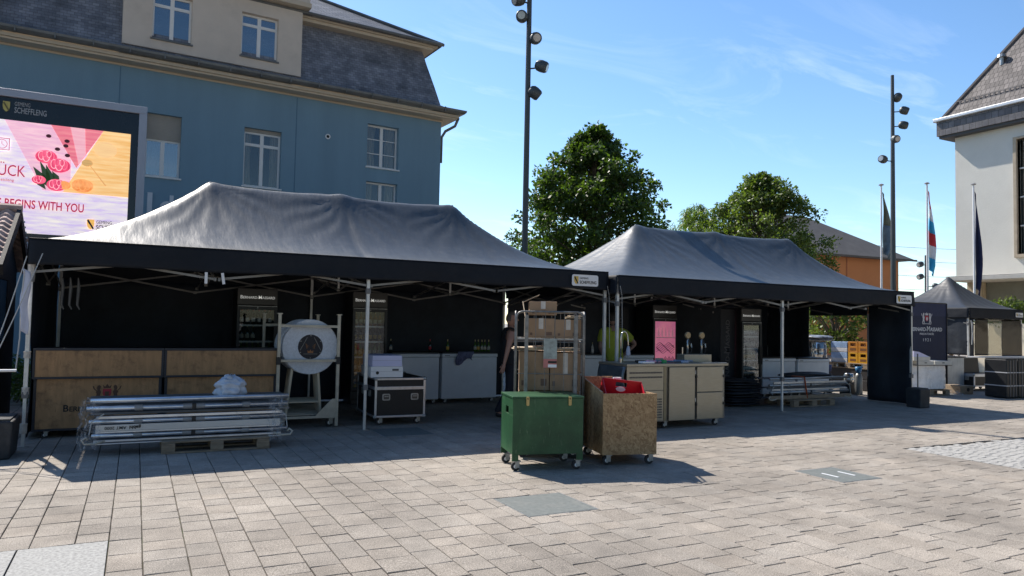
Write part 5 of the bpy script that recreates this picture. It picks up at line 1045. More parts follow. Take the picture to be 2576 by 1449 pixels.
# ---- roll cage with cartons
CX_, CY_ = 4.41, 7.63; CR = R(-27)
def cagept(x, y, z): q = Matrix.Rotation(CR, 3, 'Z') @ Vector((x, y, z)); return (CX_ + q.x, CY_ + q.y, q.z)
def cage():
    T = thing('roll_cage', 'tall galvanised roll cage full of cardboard cartons behind the green box', 'roll cage', (CX_, CY_, 0), CR)
    cgal = mat('cage_steel', (.20, .20, .195), .5, .6, var=.3, vscale=12); w, d, h = .40, .72, 1.74
    def panel(p0, p1, nv, nm, hz_=(.25, .62, 1.0, 1.38)):
        p0, p1 = Vector(p0), Vector(p1); M = MB(); dd = (p1 - p0).normalized(); r_ = .07
        pts = [p0 + Vector((0, 0, .15)), p0 + Vector((0, 0, h - r_))] + [p0 + dd * r_ * (1 - math.cos(t)) + Vector((0, 0, h - r_ + r_ * math.sin(t))) for t in (.5, 1.0, 1.57)] + [p1 - dd * r_ * (1 - math.cos(t)) + Vector((0, 0, h - r_ + r_ * math.sin(t))) for t in (1.57, 1.0, .5)] + [p1 + Vector((0, 0, h - r_)), p1 + Vector((0, 0, .15))]
        M.tube(pts, .0115, 8); f = M.build('side_frame', cgal, T, smooth=True); M = MB()
        for i in range(1, nv): q = p0 + (p1 - p0) * i / nv; M.tube([q + Vector((0, 0, .2)), q + Vector((0, 0, h))], .0035, 5)
        for z in hz_: M.tube([p0 + Vector((0, 0, z)), p1 + Vector((0, 0, z))], .005, 5)
        M.build(nm, cgal, f)
    panel((-w, 0, 0), (w, 0, 0), 7, 'mesh'); panel((-w - .012, .02, 0), (-w - .012, d, 0), 6, 'mesh'); panel((w + .012, .02, 0), (w + .012, d, 0), 6, 'mesh'); panel((-w, d + .01, 0), (w, d + .01, 0), 7, 'mesh')
    for x in (-.28, .31): MB().bx(x - .022, x + .022, -.02, -.008, .2, 1.70).build('upright_strip', mat('worn_galv', (.25, .24, .22), .6, .4, var=.35, vscale=9), T, bevel=.003)
    M = MB(); M.bx(-w, w, 0, d, .15, .18); b = M.build('base', galv, T, bevel=.004)
    M = MB()
    for i in range(9): M.tube([(-w + .05 + i * .088, .01, 1.42), (-w + .05 + i * .088, d, 1.42)], .004, 4)
    M.sq((-w, .012, 1.415), (w, .012, 1.415), .014).sq((-w, d, 1.415), (w, d, 1.415), .014); M.build('shelf', galv, T)
    q = MB().bx(-.075, .085, -.03, -.0205, 1.18, 1.42).build('sign_plate', mat('worn_plate', (.33, .36, .33), .6, var=.3, vscale=14, dirt=(.12, .1, .08), dirt_amt=.5, dirt_scale=9), T); MB().bx(-.075, .085, -.029, -.021, 1.075, 1.178).build('red_label', mat('faded_red', (.50, .18, .16), .6, var=.2), q); MB().bx(-.02, .083, -.031, -.0292, 1.13, 1.155).build('black_bar', ink, q); MB().bx(-.02, .083, -.031, -.0292, 1.08, 1.115).build('white_bar', white, q)
    for x in (-.3, .3):
        for y in (.1, .62): caster(T, x, y, .148)
cage()
def carton(label, x0, x1, y0, y1, z0, z1, tape_=True, open_top=False, rz=0.0, m=card):
    p = cagept((x0 + x1) / 2, (y0 + y1) / 2, z0); T = thing('carton', label, 'box', p, CR + rz, 'cardboard cartons in the roll cage'); a, b = (x0 - x1) / 2, (x1 - x0) / 2; c, d = (y0 - y1) / 2, (y1 - y0) / 2; h = z1 - z0
    MB().bx(a, b, c, d, 0, h).build('box', m, T, bevel=.004)
    if tape_: t = MB(); t.bx(-.028, .028, c - .002, c - .0006, h * .45, h).bx(-.028, .028, c, d, h + .0006, h + .002); t.build('tape', tape, T)
    t = MB(); t.bx(b - .10, b - .03, c - .002, c - .0006, h * .12, h * .3).bx(a + .03, a + .06, c - .002, c - .0006, h * .12, h * .25); t.build('print', mat('carton_print', (.16, .10, .07), .8), T)
    if open_top:
        f = MB(); f.cb((a - .01, 0, h + .05), (.006, d - c, .13), (0, R(-12), 0)).cb((a + .04, 0, h + .15), (.15, d - c, .006), (0, R(-25), 0)); f.build('open_flap', cardlight, T)
        f = MB(); f.cb((0, c - .02, h + .002), (b - a, .08, .005), (R(12), 0, 0)).build('flap', cardlight, T)
    return T
carton('topmost cardboard carton with raised side flap sticking out of the roll cage', -.25, .08, .06, .46, 1.70, 1.865, open_top=False)
T = carton('left cardboard carton on the cage shelf with torn tape, below the topmost one', -.27, .055, .05, .50, 1.43, 1.66, rz=0); 
carton('right cardboard carton on the cage shelf with clear tape', .065, .375, .05, .46, 1.43, 1.65)
carton('tall open cardboard carton in the lower left of the roll cage', -.36, .0, .05, .60, .80, 1.26, tape_=False)
carton('tall open cardboard carton in the lower right of the roll cage', .01, .375, .04, .58, .80, 1.25)
carton('flattened bottom cardboard carton at the base of the roll cage', -.36, .36, .08, .60, .181, .79, tape_=False)
p = cagept(-.29, .26, 1.66)
T = thing('cardboard_flap', 'bent loose cardboard sheet standing up at the left of the topmost carton', 'cardboard sheet', p, CR)
M = MB(); M.cb((-.015, 0, .08), (.005, .34, .26), (0, R(-10), 0)); M.cb((.07, 0, .245), (.20, .34, .005), (0, R(-25), 0)); M.build('sheet', cardlight, T)
MB().bx(-.02, .03, -.17, -.165, -.22, .0).build('edge', cardlight, T)
for k, (xc, zc) in enumerate(((-.30, 1.275), (-.12, 1.29), (.2, 1.275), (.30, 1.67))):
    p = cagept(xc, .25, zc); T = thing('flattened_cardboard', ('pale flattened cardboard layer above the lower left carton at cage side', 'pale flattened cardboard layer over the lower left carton', 'pale flattened cardboard layer over the lower right carton', 'torn cardboard pieces on top of the right shelf carton')[k], 'cardboard sheet', p, CR, 'flattened cardboard in the cage')
    M = MB(); rn = random.Random(k)
    for j in range(3): M.cb((rn.uniform(-.02, .02), rn.uniform(-.03, .03) - .02, j * .014), (.30 if k < 3 else .16, .42, .005), (rn.uniform(-.02, .02), rn.uniform(-.05, .05), rn.uniform(-.06, .06)))
    M.build('sheets', cardlight, T)

# ---- green box
def green_box():
    rz = R(-13.5); T = thing('green_wooden_box', 'green painted wooden box on casters with two brass hasps in front of the roll cage', 'wooden box', (3.66, 7.10, 0), rz)
    gm = mat('green_paint', (.020, .082, .032), .42, var=.25, vscale=4, bump=.12, bscale=30, dirt=(.07, .16, .07), dirt_amt=.6, dirt_scale=3.5, scuff=(.13, .22, .12), spec=.45)
    w, d, z0, z1 = .80, .56, .18, .80
    M = MB(); M.bx(0, w, 0, .018, z0, z1 - .02).bx(0, w, d - .018, d, z0, z1 - .02).bx(0.018, w - .018, .018, d - .018, z0, z0 + .02).bx(w - .018, w, .018, d - .018, z0, z1 - .02)
    M.bx(0, .018, .018, d - .018, z0, .60).bx(0, .018, .018, d - .018, .675, z1 - .02).bx(0, .018, .018, .21, .60, .675).bx(0, .018, .35, d - .018, .60, .675); M.build('body', gm, T, bevel=.003)
    MB().bx(-.008, w + .008, -.008, d + .008, z1 - .018, z1 + .004).build('lid', gm, T, bevel=.004)
    for x in (.0, w - .07):
        for y in (0.0, d - .018): MB().prism([(x, z0), (x, .11), (x + .07, .11), (x + .07, z0)], y, y + .018).build('leg', gm, T)
    br = mat('brass', (.42, .33, .14), .4, .6, var=.2)
    for x in (.16, .64): h = MB().prism(rrect(.034, .10, .012, x, z1 - .045), -.016, -.009).build('hasp', br, T); MB().lathe([(.008, -.02), (.008, -.016)], (x, 0, z1 - .02), 8, 'y').build('staple', blackm, h)
    for x in (.05, w - .06):
        for y in (.05, d - .05): caster(T, x, y, .11)
green_box()
# ---- OSB box with red crate
def osb():
    m = bpy.data.materials.new('osb'); m.use_nodes = True; t = m.node_tree; b = t.nodes['Principled BSDF']; b.inputs['Roughness'].default_value = .7
    tc_ = t.nodes.new('ShaderNodeTexCoord'); o = None; outs = []
    for k, (ang, s1, s2) in enumerate(((18, 11, 48), (100, 10, 44), (58, 12, 50), (142, 11, 46))):
        mpn = t.nodes.new('ShaderNodeMapping'); mpn.vector_type = 'TEXTURE'; mpn.inputs['Rotation'].default_value = (0, R(ang), R(ang * .6)); mpn.inputs['Scale'].default_value = (1 / s1, 1 / s2, 1 / s2); mpn.inputs['Location'].default_value = (k * .37, 0, k * .1); t.links.new(tc_.outputs['Object'], mpn.inputs[0])
        v = t.nodes.new('ShaderNodeTexVoronoi'); v.inputs['Scale'].default_value = 1.0; t.links.new(mpn.outputs[0], v.inputs['Vector']); outs.append(v.outputs['Color'])
    nz = t.nodes.new('ShaderNodeTexNoise'); nz.inputs['Scale'].default_value = 11; nz.inputs['Detail'].default_value = 3; t.links.new(tc_.outputs['Object'], nz.inputs['Vector'])
    def mixc(a, b_, th):
        r_ = t.nodes.new('ShaderNodeMapRange'); r_.inputs['From Min'].default_value = th; r_.inputs['From Max'].default_value = th + .015; t.links.new(nz.outputs[0], r_.inputs[0])
        x = t.nodes.new('ShaderNodeMixRGB'); t.links.new(r_.outputs[0], x.inputs[0]); t.links.new(a, x.inputs[1]); t.links.new(b_, x.inputs[2]); return x.outputs[0]
    c = mixc(mixc(mixc(outs[0], outs[1], .44), outs[2], .5), outs[3], .57)
    sp = t.nodes.new('ShaderNodeSeparateXYZ'); t.links.new(c, sp.inputs[0]); cr = t.nodes.new('ShaderNodeValToRGB'); e = cr.color_ramp.elements; e[0].position = 0; e[0].color = (.27, .155, .07, 1); e[1].position = 1; e[1].color = (.52, .345, .175, 1); x_ = e.new(.45); x_.color = (.40, .25, .12, 1)
    t.links.new(sp.outputs[0], cr.inputs[0]); t.links.new(cr.outputs[0], b.inputs['Base Color']); bp = t.nodes.new('ShaderNodeBump'); bp.inputs['Strength'].default_value = .25; bp.inputs['Distance'].default_value = .003; t.links.new(sp.outputs[0], bp.inputs['Height']); t.links.new(bp.outputs[0], b.inputs['Normal'])
    rz = R(-14); T = thing('wooden_bin', 'open chipboard bin on casters holding a red crate, right of the green box', 'wooden bin', (4.77, 7.02, 0), rz); w, d, z0, zf, zb = .66, .80, .12, .815, .955
    MB().bx(0, w, 0, .018, z0, zf).build('front_panel', m, T, bevel=.002); MB().bx(0, w, d - .018, d, z0, zf - .01).bx(0, w * .62, d - .018, d, zf - .01, zb).build('back_panel', m, T, bevel=.002)
    MB().prism([(.0185, z0), (d - .0185, z0), (d - .0185, zb), (.05, zf + .012), (.035, zf - .05), (.0185, zf - .05)], 0, .018, 'yz').build('side_panel', m, T); MB().prism([(.0185, z0), (d - .0185, z0), (d - .0185, zf - .01), (.0185, zf - .004)], w - .018, w, 'yz').build('side_panel', m, T)
    MB().bx(.018, w - .018, .018, d - .018, z0, z0 + .018).build('floor', m, T)
    for x in (.07, w - .07):
        for y in (.06, d - .08): caster(T, x, y, .118, r=.052)
    rm = mat('red_plastic', (.52, .012, .025), .35, var=.08); c, s = math.cos(rz), math.sin(rz)
    lx, ly = .36, .36; C_ = thing('red_crate', 'bright red plastic crate lying tilted in the open chipboard bin', 'crate', (4.77 + lx * c - ly * s, 7.02 + lx * s + ly * c, .60), rz + R(-6)); A = MB(); A.M = Matrix.Rotation(R(14), 4, 'X') @ Matrix.Rotation(R(6), 4, 'Y')
    hw, hd, hh = .25, .17, .31; A.bx(-hw, hw, -hd, -hd + .012, 0, hh * .55).bx(-hw, -.07, hd - .012, hd, 0, hh).bx(.07, hw, hd - .012, hd, 0, hh).bx(-.07, .07, hd - .012, hd, 0, hh - .09).bx(-.07, .07, hd - .012, hd, hh - .035, hh)
    A.prism([(-hd, 0), (hd, 0), (hd, hh), (-hd, hh * .55)], -hw, -hw + .012, 'yz').prism([(-hd, 0), (hd, 0), (hd, hh), (-hd, hh * .55)], hw - .012, hw, 'yz').bx(-hw, hw, -hd, hd, 0, .01); A.build('crate_body', rm, C_, bevel=.003)
    A = MB(); A.M = Matrix.Rotation(R(14), 4, 'X') @ Matrix.Rotation(R(6), 4, 'Y'); A.prism(disc(.05, .0, hh * .62, 14, 1.2, .6), hd - .016, hd - .0125); A.build('white_print', white, C_)
    o = MB().bx(-.05, .05, -.03, .03, 0, .05).build('paper_pack', white, None); o.location = (4.77 + .40 * c - .62 * s, 7.02 + .40 * s + .62 * c, .905); tag(o, 'small white packet on top of the red crate in the chipboard bin', 'packet'); o.rotation_euler = (0, 0, rz)
osb()

# ---- steel bar counter
def steel_bar():
    X0, X1, Y0, Y1 = 6.66, 8.62, 9.18, 9.92; T = thing('steel_bar_counter', 'wheeled stainless steel bar counter with doors and vents under the right tent', 'bar counter', (X0, Y0, 0)); w, d = X1 - X0, Y1 - Y0
    MB().bx(-.02, w + .05, -.03, d, .97, 1.01).build('worktop', steel, T, bevel=.004)
    MB().bx(.02, w, .012, d - .01, .115, .968).build('cabinet', mat('steel_dark', (.20, .19, .17), .4, .8, var=.1), T)
    dk = blackp
    MB().bx(.0, .70, -.004, .012, .60, .965).build('vent_panel', steel, T, bevel=.003); 
    for r_ in range(2):
        vs = MB()
        for k in range(22): vs.bx(.05 + k * .0285, .072 + k * .0285, -.007, -.0045, .86 - r_ * .07, .885 - r_ * .07)
        vs.build('vent_slots', mat('slot_dark', (.10, .09, .08), .6), T)
    MB().bx(.0, .70, -.004, .012, .13, .595).build('compressor_panel', steel, T, bevel=.003); g = MB()
    for r_ in range(8):
        for k in range(3): g.bx(.44 + k * .08, .51 + k * .08, -.007, -.0045, .17 + r_ * .04, .192 + r_ * .04)
    g.build('grille', mat('slot_dark', (.1, .09, .08)), T); MB().lathe([(0, -.02), (.022, -.02), (.022, -.004)], (.42, 0, .53), 12, 'y').lathe([(0, -.014), (.018, -.014), (.018, -.004)], (.55, 0, .53), 12, 'y').build('switch', dk, T)
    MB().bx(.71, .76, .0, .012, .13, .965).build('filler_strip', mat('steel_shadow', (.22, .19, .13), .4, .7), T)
    MB().bx(.80, 1.315, -.022, .01, .12, .955).build('door', steel, T, bevel=.006); MB().bx(1.36, 1.90, -.022, .01, .555, .955).build('drawer', steel, T, bevel=.006); MB().bx(1.36, 1.90, -.022, .01, .12, .545).build('drawer', steel, T, bevel=.006)
    s = MB().bx(1.325, 1.352, -.006, .011, .13, .95).build('gap_strip', dk, T); 
    for x in (1.338, 1.915):
        for z in (.80, .36): MB().cb((x, -.02, z), (.035, .03, .035)).build('hinge', dk, T); MB().bx(x - .008, x + .008, -.012, -.002, z + .04, z + .10).build('hinge_strap', galv, T)
    # bulged left cladding
    M = MB(); M.grid(lambda u, v: (.0 - .05 * math.sin(math.pi * v) * (1 - .3 * u) - .005, -.0 + d * .98 * u, .60 + .37 * v), 8, 10); M.build('side_cladding', mat('steel_blue', (.10, .12, .13), .35, .5, var=.3, dirt=(.3, .3, .28), dirt_amt=.3), T, smooth=True, solid=.01)
    for x in (.12, .78, w - .14):
        for y in (.08, d - .1): caster(T, x, y, .115)
    # sink splashback box with taps
    b = MB().bx(1.42, 2.0, .36, .56, 1.012, 1.135).build('tap_block', steel, T, bevel=.004); MB().bx(1.50, 2.02, .02, .30, 1.0105, 1.02).build('drip_tray', mat('steel_bright', (.75, .74, .72), .18, .95), T, bevel=.003)
    for x in (1.56, 1.86):
        c = MB().tube([(x, .45, 1.135), (x, .45, 1.40)], .018, 12).build('beer_tap', mat('chrome', (.50, .48, .43), .2, .9), T, smooth=True)
        MB().lathe([(.0, -.02), (.05, -.018), (.05, .018), (.0, .02)], (x, .45, 1.45), 16, 'y').build('tap_badge', mat('tap_brown', (.12, .09, .06), .6), c); MB().lathe([(.05, -.021), (.058, -.012), (.058, .012), (.05, .021)], (x, .45, 1.45), 16, 'y').build('badge_ring', mat('ring_gold', (.30, .22, .12), .4, .5), c)
        MB().tube([(x, .44, 1.32), (x, .36, 1.31), (x, .35, 1.25)], .01, 8).build('spout', mat('chrome', (.72, .7, .66)), c); MB().tube([(x + .02, .43, 1.38), (x + .05, .40, 1.2), (x + .03, .42, 1.14)], .006, 6).build('hose', blackp, c)
    MB().tube([(1.45, .45, 1.135), (1.45, .45, 1.25)], .012, 8).build('small_tap', mat('chrome', (.72, .7, .66)), T)
    f = MB().tube([(.14, .36, 1.01), (.14, .36, 1.40)] + [(.14 + .065 * (1 - math.cos(a)), .36, 1.40 + .10 * math.sin(a)) for a in (.4, .9, 1.57, 2.2, 2.8)] + [(.27, .35, 1.36), (.27, .34, 1.18)], .012, 10).build('faucet', mat('chrome', (.72, .7, .66)), T, smooth=True)
    MB().lathe([(.03, 0), (.028, .06), (.02, .08)], (.14, .36, 1.011), 12).build('faucet_base', mat('chrome', (.72, .7, .66)), f); MB().lathe([(.012, 0), (.035, .03), (.03, .12), (.014, .17)], (.27, .34, 1.10), 10).build('spray_head', mat('spray_grey', (.35, .4, .5), .4), f)
    # things lying on the bar
    rn = random.Random(9); y = Y0
    for k, (x, yy, m_, lb, ln) in enumerate(((.62, .08, mat('pink_plastic', (.7, .35, .45), .4), 'pink plastic tube lying on the steel bar by the sink', .34), (.95, .10, mat('blue_tube', (.08, .13, .22), .4), 'long dark blue tube lying across the middle of the steel bar', .62), (1.25, .16, mat('grey_blue_tube', (.22, .30, .40), .4), 'grey blue tube lying on the steel bar before the taps', .38), (.45, .15, blackp, 'black tube lying at the sink end of the steel bar', .30))):
        o = MB().tube([(X0 + x - ln / 2, y + yy, 1.04), (X0 + x + ln / 2, y + yy + .03, 1.035)], .017, 10).lathe([(.024, -.02), (.024, .02)], (X0 + x - ln / 2, y + yy, 1.04), 10, 'x').build('plastic_tube', m_, None, smooth=True); tag(o, lb, 'tube', 'tubes lying on the steel bar')
    o = MB().lathe([(.045, 0), (.05, .05), (.03, .055)], (0, 0, 0), 14).build('green_cup', mat('green_plastic', (.02, .30, .10), .4), None); o.location = (X0 + .78, y + .10, 1.012); tag(o, 'small green plastic cup among the tubes on the steel bar', 'cup')
    o = MB().bx(-.11, .11, -.07, .07, 0, .03).build('white_tray', white, None, bevel=.01); o.location = (X0 + .42, y + .07, 1.012); tag(o, 'small white tray at the sink end of the steel bar', 'tray')
    o = MB().bx(-.06, .06, -.03, .03, 0, .035).build('cloth_pack', mat('pack_blue', (.3, .38, .5), .6), None, bevel=.01); o.location = (X0 + 1.18, y + .07, 1.012); tag(o, 'pale blue folded pack beside the tubes on the steel bar', 'pack')
steel_bar()

# ---- roll-up banners in the right tent
def rollup(label, x, y, w, h, z0=.06, dark=True):
    T = thing('roll_up_banner', label, 'banner', (x, y, 0), 0, 'dark roll-up banners with vertical lettering')
    MB().bx(-w / 2, w / 2, -.004, .0, z0, h).build('panel', mat('banner_black', (.012, .012, .016), .6, var=.1), T); MB().bx(-w / 2 - .01, w / 2 + .01, -.06, .04, 0, z0).build('foot', blackm, T); MB().sq((0, .02, z0), (0, .02, h), .015).build('pole', blackm, T)
    L_ = MB(); brandtxt(L_, h * .78, (.0 + .05, -.006, z0 + h * .46), rot=(R(90), R(-90), 0)); L_.build('lettering', mat('banner_letters', (.10, .09, .09), .6), T)
rollup('dark roll-up banner with vertical lettering left of the narrow fridge', 11.86, 12.55, .42, 2.0)
rollup('dark roll-up banner with vertical lettering left of the pink fridge', 10.05, 14.1, .42, 2.0)
# ---- pallet with folded frames in the right tent
pallet('wooden pallet under the strapped frame bundle in the right tent', (12.55, 11.15, 0), 0)
frame_bundle('strapped bundle of folded metal tent frames on the pallet in the right tent', 11.42, 13.85, 10.95, .145, [('tube', .42, .026), ('rail', .34, .02), ('jtube', .285, .027), ('rail', .20, .016), ('jtube', .145, .026)], mt=mat('dull_alu', (.50, .51, .52), .35, .75, var=.15))
tag(MB().bx(11.45, 13.85, 10.90, 10.925, .15, .225).build('wooden_board', palletwood, None, bevel=.003), 'long grey board along the bottom of the strapped frame bundle', 'board')
strapm = mat('orange_strap', (.50, .10, .03), .6, var=.1)
tag(MB().sq((12.42, 10.905, .60), (12.50, 10.898, .16), .004, .035).sq((12.42, 10.90, .60), (12.42, 11.30, .60), .035, .004).sq((12.1, 10.95, .62), (12.42, 10.91, .60), .03, .006).build('ratchet_strap', strapm, None), 'orange ratchet strap round the frame bundle in the right tent', 'strap')
def fabric_bundle(label, loc, lx, ly, h, seed, m=None, rz=0):
    T = thing('fabric_bundle', label, 'tent cover', loc, rz, 'black folded tent covers'); rn = random.Random(seed); zz_ = 0
    k = 0
    while zz_ < h:
        t = rn.uniform(.05, .09); dx = rn.uniform(-.05, .05); sx_ = lx * rn.uniform(.85, 1.05)
        M = MB(); M.grid(lambda u, v: (dx + sx_ * (.5 - .5 * math.cos(2 * math.pi * v)) * 0 + sx_ / 2 * math.cos(2 * math.pi * v) * (1 + .06 * fbm(u * 3, v * 4, seed + k)) * (1 - abs(2 * u - 1) ** 6) ** .5, ly * (u - .5) , zz_ + t * .5 + t * .55 * math.sin(2 * math.pi * v) * (1 - abs(2 * u - 1) ** 6) ** .5 + .02 * fbm(u * 4, v * 3, seed + k * 2)), 14, 24)
        M.build('fold', m or mat('cover_cloth', (.022, .026, .032), .55, var=.4, vscale=5, bump=.3, bscale=10), T, smooth=True); zz_ += t * .9; k += 1
    return T
fabric_bundle('pile of black folded tent covers left of the strapped frame bundle', (11.05, 11.55, .02), .95, 1.0, .48, 3)
fabric_bundle('black cloth spread on top of the strapped frame bundle', (12.75, 11.2, .575), 1.5, .4, .07, 6)

# ---- drinks outside, seen through the open side
pallet('lower wooden pallet under the silver kegs outside the right tent', (17.25, 14.75, 0), R(90), 1.2, 1.0)
def keg(label, loc, group='silver beer kegs', h=.55, r=.19):
    T = thing('beer_keg', label, 'keg', loc, 0, group); M = MB(); km = mat('keg_steel', (.55, .55, .54), .22, .95, var=.1)
    M.lathe([(r * .88, 0), (r * .92, .01), (r * .92, h * .12), (r, h * .17), (r, h * .33), (r * 1.03, h * .35), (r, h * .37), (r, h * .62), (r * 1.03, h * .64), (r, h * .66), (r, h * .82), (r * .92, h * .87), (r * .92, h * .99), (r * .85, h), (r * .82, h * .9), (0, h * .88)], (0, 0, 0), 24); M.build('shell', km, T, smooth=True)
    MB().lathe([(.03, h * .885), (.03, h * .93), (.0, h * .93)], (0, 0, 0), 10).build('valve', blackm, T); return T
kk = 0
for iz in range(2):
    for (x, y) in ((16.95, 14.36), (16.95, 14.80), (17.4, 14.4), (17.4, 14.86)):
        if iz == 0 and x > 17: continue
        z = .145 + iz * .56
        if iz == 1 and x > 17: z = .145
        keg(('upper' if iz and x < 17 else ('rear' if x > 17 else 'lower')) + ' silver beer keg on the outside pallet, ' + ('nearer the blue packs' if y < 14.6 else 'farther left'), (x, y, z)) if True else None
fabric_bundle('grey and black crumpled tarpaulin on top of the silver kegs', (17.05, 14.6, 1.27), .75, 1.0, .12, 9, mat('tarp', (.22, .24, .27), .35, var=.6, vscale=7, bump=.6, bscale=9), 0)
pallet('upper wooden pallet carrying the yellow crates and blue packs outside the right tent', (17.35, 13.45, .57), R(90), 1.2, .8)
o = thing('black_crate_stack', 'dark crates under the upper drinks pallet outside the right tent', 'crates', (17.35, 13.45, 0))
for k in range(2): MB().bx(-.38, .38, -.58, .58, .01 + k * .285, .28 + k * .285).build('crate', mat('dark_crate', (.03, .028, .03), .5), o, bevel=.01)
wp = mat('water_wrap', (.30, .42, .62), .3, var=.3, vscale=4, bump=.3); wl = mat('water_white', (.60, .60, .62), .3, var=.2, vscale=9)
for k in range(2):
    T = thing('water_pack', ('lower' if k == 0 else 'upper') + ' shrink wrapped blue and white drinks pack beside the yellow crates', 'drinks pack', (17.02, 13.78, .715 + k * .28), 0, 'blue drinks packs')
    MB().bx(-.01, .62, -.26, .26, 0, .11).build('white_band', wl, T, bevel=.01); MB().bx(-.01, .62, -.26, .26, .112, .27).build('blue_band', wp, T, bevel=.01)
    b = MB()
    for i in range(4): b.lathe([(.03, 0), (.03, .006)], (.02, -.2 + i * .13, .272), 10)
    b.build('bottle_caps', wl, T); L_ = MB(); txt(L_, 'Rosport', width=.3, loc=(-.013, 0, .16), rot=(R(90), 0, R(-90)), bold=.02) if False else MB()
yc = mat('crate_yellow', (.66, .33, .02), .4, var=.1); yo = mat('crate_orange', (.55, .22, .03), .4, var=.1)
for r_ in range(2):
    for c in range(2):
        T = thing('beer_crate', ('lower' if r_ == 0 else 'upper') + (' left' if c == 0 else ' right') + ' of the four yellow bottle crates outside the right tent', 'crate', (17.02, 13.35 - c * .31, .715 + r_ * .285), 0, 'yellow bottle crates')
        a, b, h = -.15, .15, .28; M = MB(); M.bx(0, .40, a, b, 0, .012)
        for (y0_, y1_) in ((a, a + .012), (b - .012, b)): M.bx(0, .4, y0_, y1_, .012, h)
        for x in (0, .388): M.bx(x, x + .012, a + .012, b - .012, .012, .16).bx(x, x + .012, a + .012, a + .07, .16, .24).bx(x, x + .012, b - .07, b - .012, .16, .24).bx(x, x + .012, a + .012, b - .012, .24, h)
        M.build('crate_body', yc if r_ == 0 else yo, T, bevel=.004); MB().bx(-.003, -.0005, a + .06, b - .06, .05, .11).build('print', mat('crate_print', (.18, .07, .02), .6), T)
        M = MB()
        for i in range(3):
            for j in range(4): M.lathe([(.03, 0), (.03, .16), (.012, .21), (.012, .25)], (.07 + j * .09, a + .05 + i * .095, .014), 8)
        M.build('bottles', mat('bottle_amber', (.18, .07, .01)), T)
keg('small silver keg on a box beside the open side of the right tent', (15.9, 12.58, .27), h=.24, r=.12)
o = MB().bx(-.16, .16, -.16, .16, 0, .265).build('black_box', blackp, None, bevel=.01); o.location = (15.9, 12.58, 0); tag(o, 'black box under the small silver keg beside the open tent side', 'box')
T = thing('gas_cylinder', 'grey gas cylinder with blue cap beside the small silver keg', 'gas cylinder', (15.85, 12.27, 0)); MB().lathe([(.08, 0), (.09, .02), (.09, .44), (.06, .52), (.03, .54)], (0, 0, 0), 16).build('tank', mat('tank_grey', (.22, .23, .23), .4, .5), T, smooth=True); MB().lathe([(.055, .54), (.085, .69), (.08, .69), (.0, .60)], (0, 0, 0), 16).build('cap', mat('blue_cap', (.03, .17, .38), .35), T, smooth=True)
T = thing('gas_cylinder', 'dark gas cylinder with navy cap beside the right chest freezer', 'gas cylinder', (15.6, 12.95, 0)); MB().lathe([(.08, 0), (.09, .02), (.09, .44), (.06, .52), (.03, .54)], (0, 0, 0), 16).build('tank', mat('tank_dark', (.05, .06, .07), .4, .5), T, smooth=True); MB().lathe([(.07, .54), (.085, .70), (.08, .70), (.0, .60)], (0, 0, 0), 16).build('cap', mat('navy_cap', (.02, .05, .16), .4), T, smooth=True)

# ---- far right group
def big_banner():
    T = thing('display_banner', 'large navy display banner with red crest and white lettering right of the right tent', 'banner', (18.55, 12.35, 0)); a, b = -.86, .88
    MB().bx(a, b, -.01, .0, .80, 2.33).build('panel', navy, T); f = MB(); f.bx(a - .02, a, -.03, .03, 0, 2.35).bx(b, b + .02, -.03, .03, 0, 2.35).bx(a, b, -.015, .015, 2.33, 2.36).bx(a, b, .002, .03, .76, .80); f.build('frame', blackm, T)
    MB().bx(a - .1, a + .1, -.2, .2, 0.0, .02).bx(b - .1, b + .1, -.2, .2, 0, .02).build('foot', blackm, T)
    MB().bx(a, b, -.012, -.0105, 2.0, 2.33).build('upper_band', mat('navy_light', (.020, .028, .075), .7), T)
    crest(T, .05, -.014, 1.93, .27); L_ = MB(); brandtxt(L_, 1.32, (.03, -.014, 1.60)); L_.build('lettering', whiteink, T); L_ = MB(); txt(L_, 'MAISON FONDÉE', width=.58, loc=(.05, -.014, 1.50)); L_.build('lettering', whiteink, T); L_ = MB(); txt(L_, '1921', width=.30, loc=(.05, -.014, 1.33), sp=1.6); L_.build('lettering', whiteink, T)
big_banner()
T3, _c = tent(22.2, 25.0, 13.4, 16.4, 2.32, 1.02, 'small black market tent with pointed roof at the right edge before the town hall', (23.6,), canopy_mat('canopy_cloth_dark', (0.04, 0.042, 0.044), (.07, .07, .07)), ridge=False, group='black market tents', nb=2, kl=1.5, kr=1.5)
clearwall = glass('clear_pvc', (.45, .44, .38), .10, .12)
curtain(T3, (1.0, .02), (1.68, .02), .9, 2.0, name='clear_wall', m=glass('clear_pvc2', (.75, .74, .68), .04, .12, .3), amp=.02, seed=12); curtain(T3, (.3, .02), (.98, .02), .9, 2.0, name='tinted_wall', m=glass('tinted_pvc', (.16, .14, .10), .05, .2, .3), amp=.03, seed=17); curtain(T3, (.02, .04), (.02, 2.96), .9, 2.1, seed=13, amp=.03, fold=7); curtain(T3, (1.7, .03), (2.78, .03), .85, 2.0, name='tinted_wall', m=glass('tinted_pvc', (.16, .14, .10), .05, .2, .3), amp=.02, seed=14)
curtain(T3, (.05, .03), (.30, .03), .6, 2.0, seed=15)
badge(T3, .45 - .05, -.05, 2.19, sc=.0001) if False else None
badge(T3, 2.52, -.05, 2.16, sc=.75); badge(T3, -.05, 1.0, 2.16, rot=R(-90), sc=1.1)
MB().bx(-.06, 2.8, -.30, .0, .84, .88).build('counter_board', white, T3); MB().tube([(0, -.06, 1.95), (.01, -.1, 1.4), (-.01, -.08, 1.22), (.03, -.08, 1.9)], .010, 6).build('cord', rope, T3)
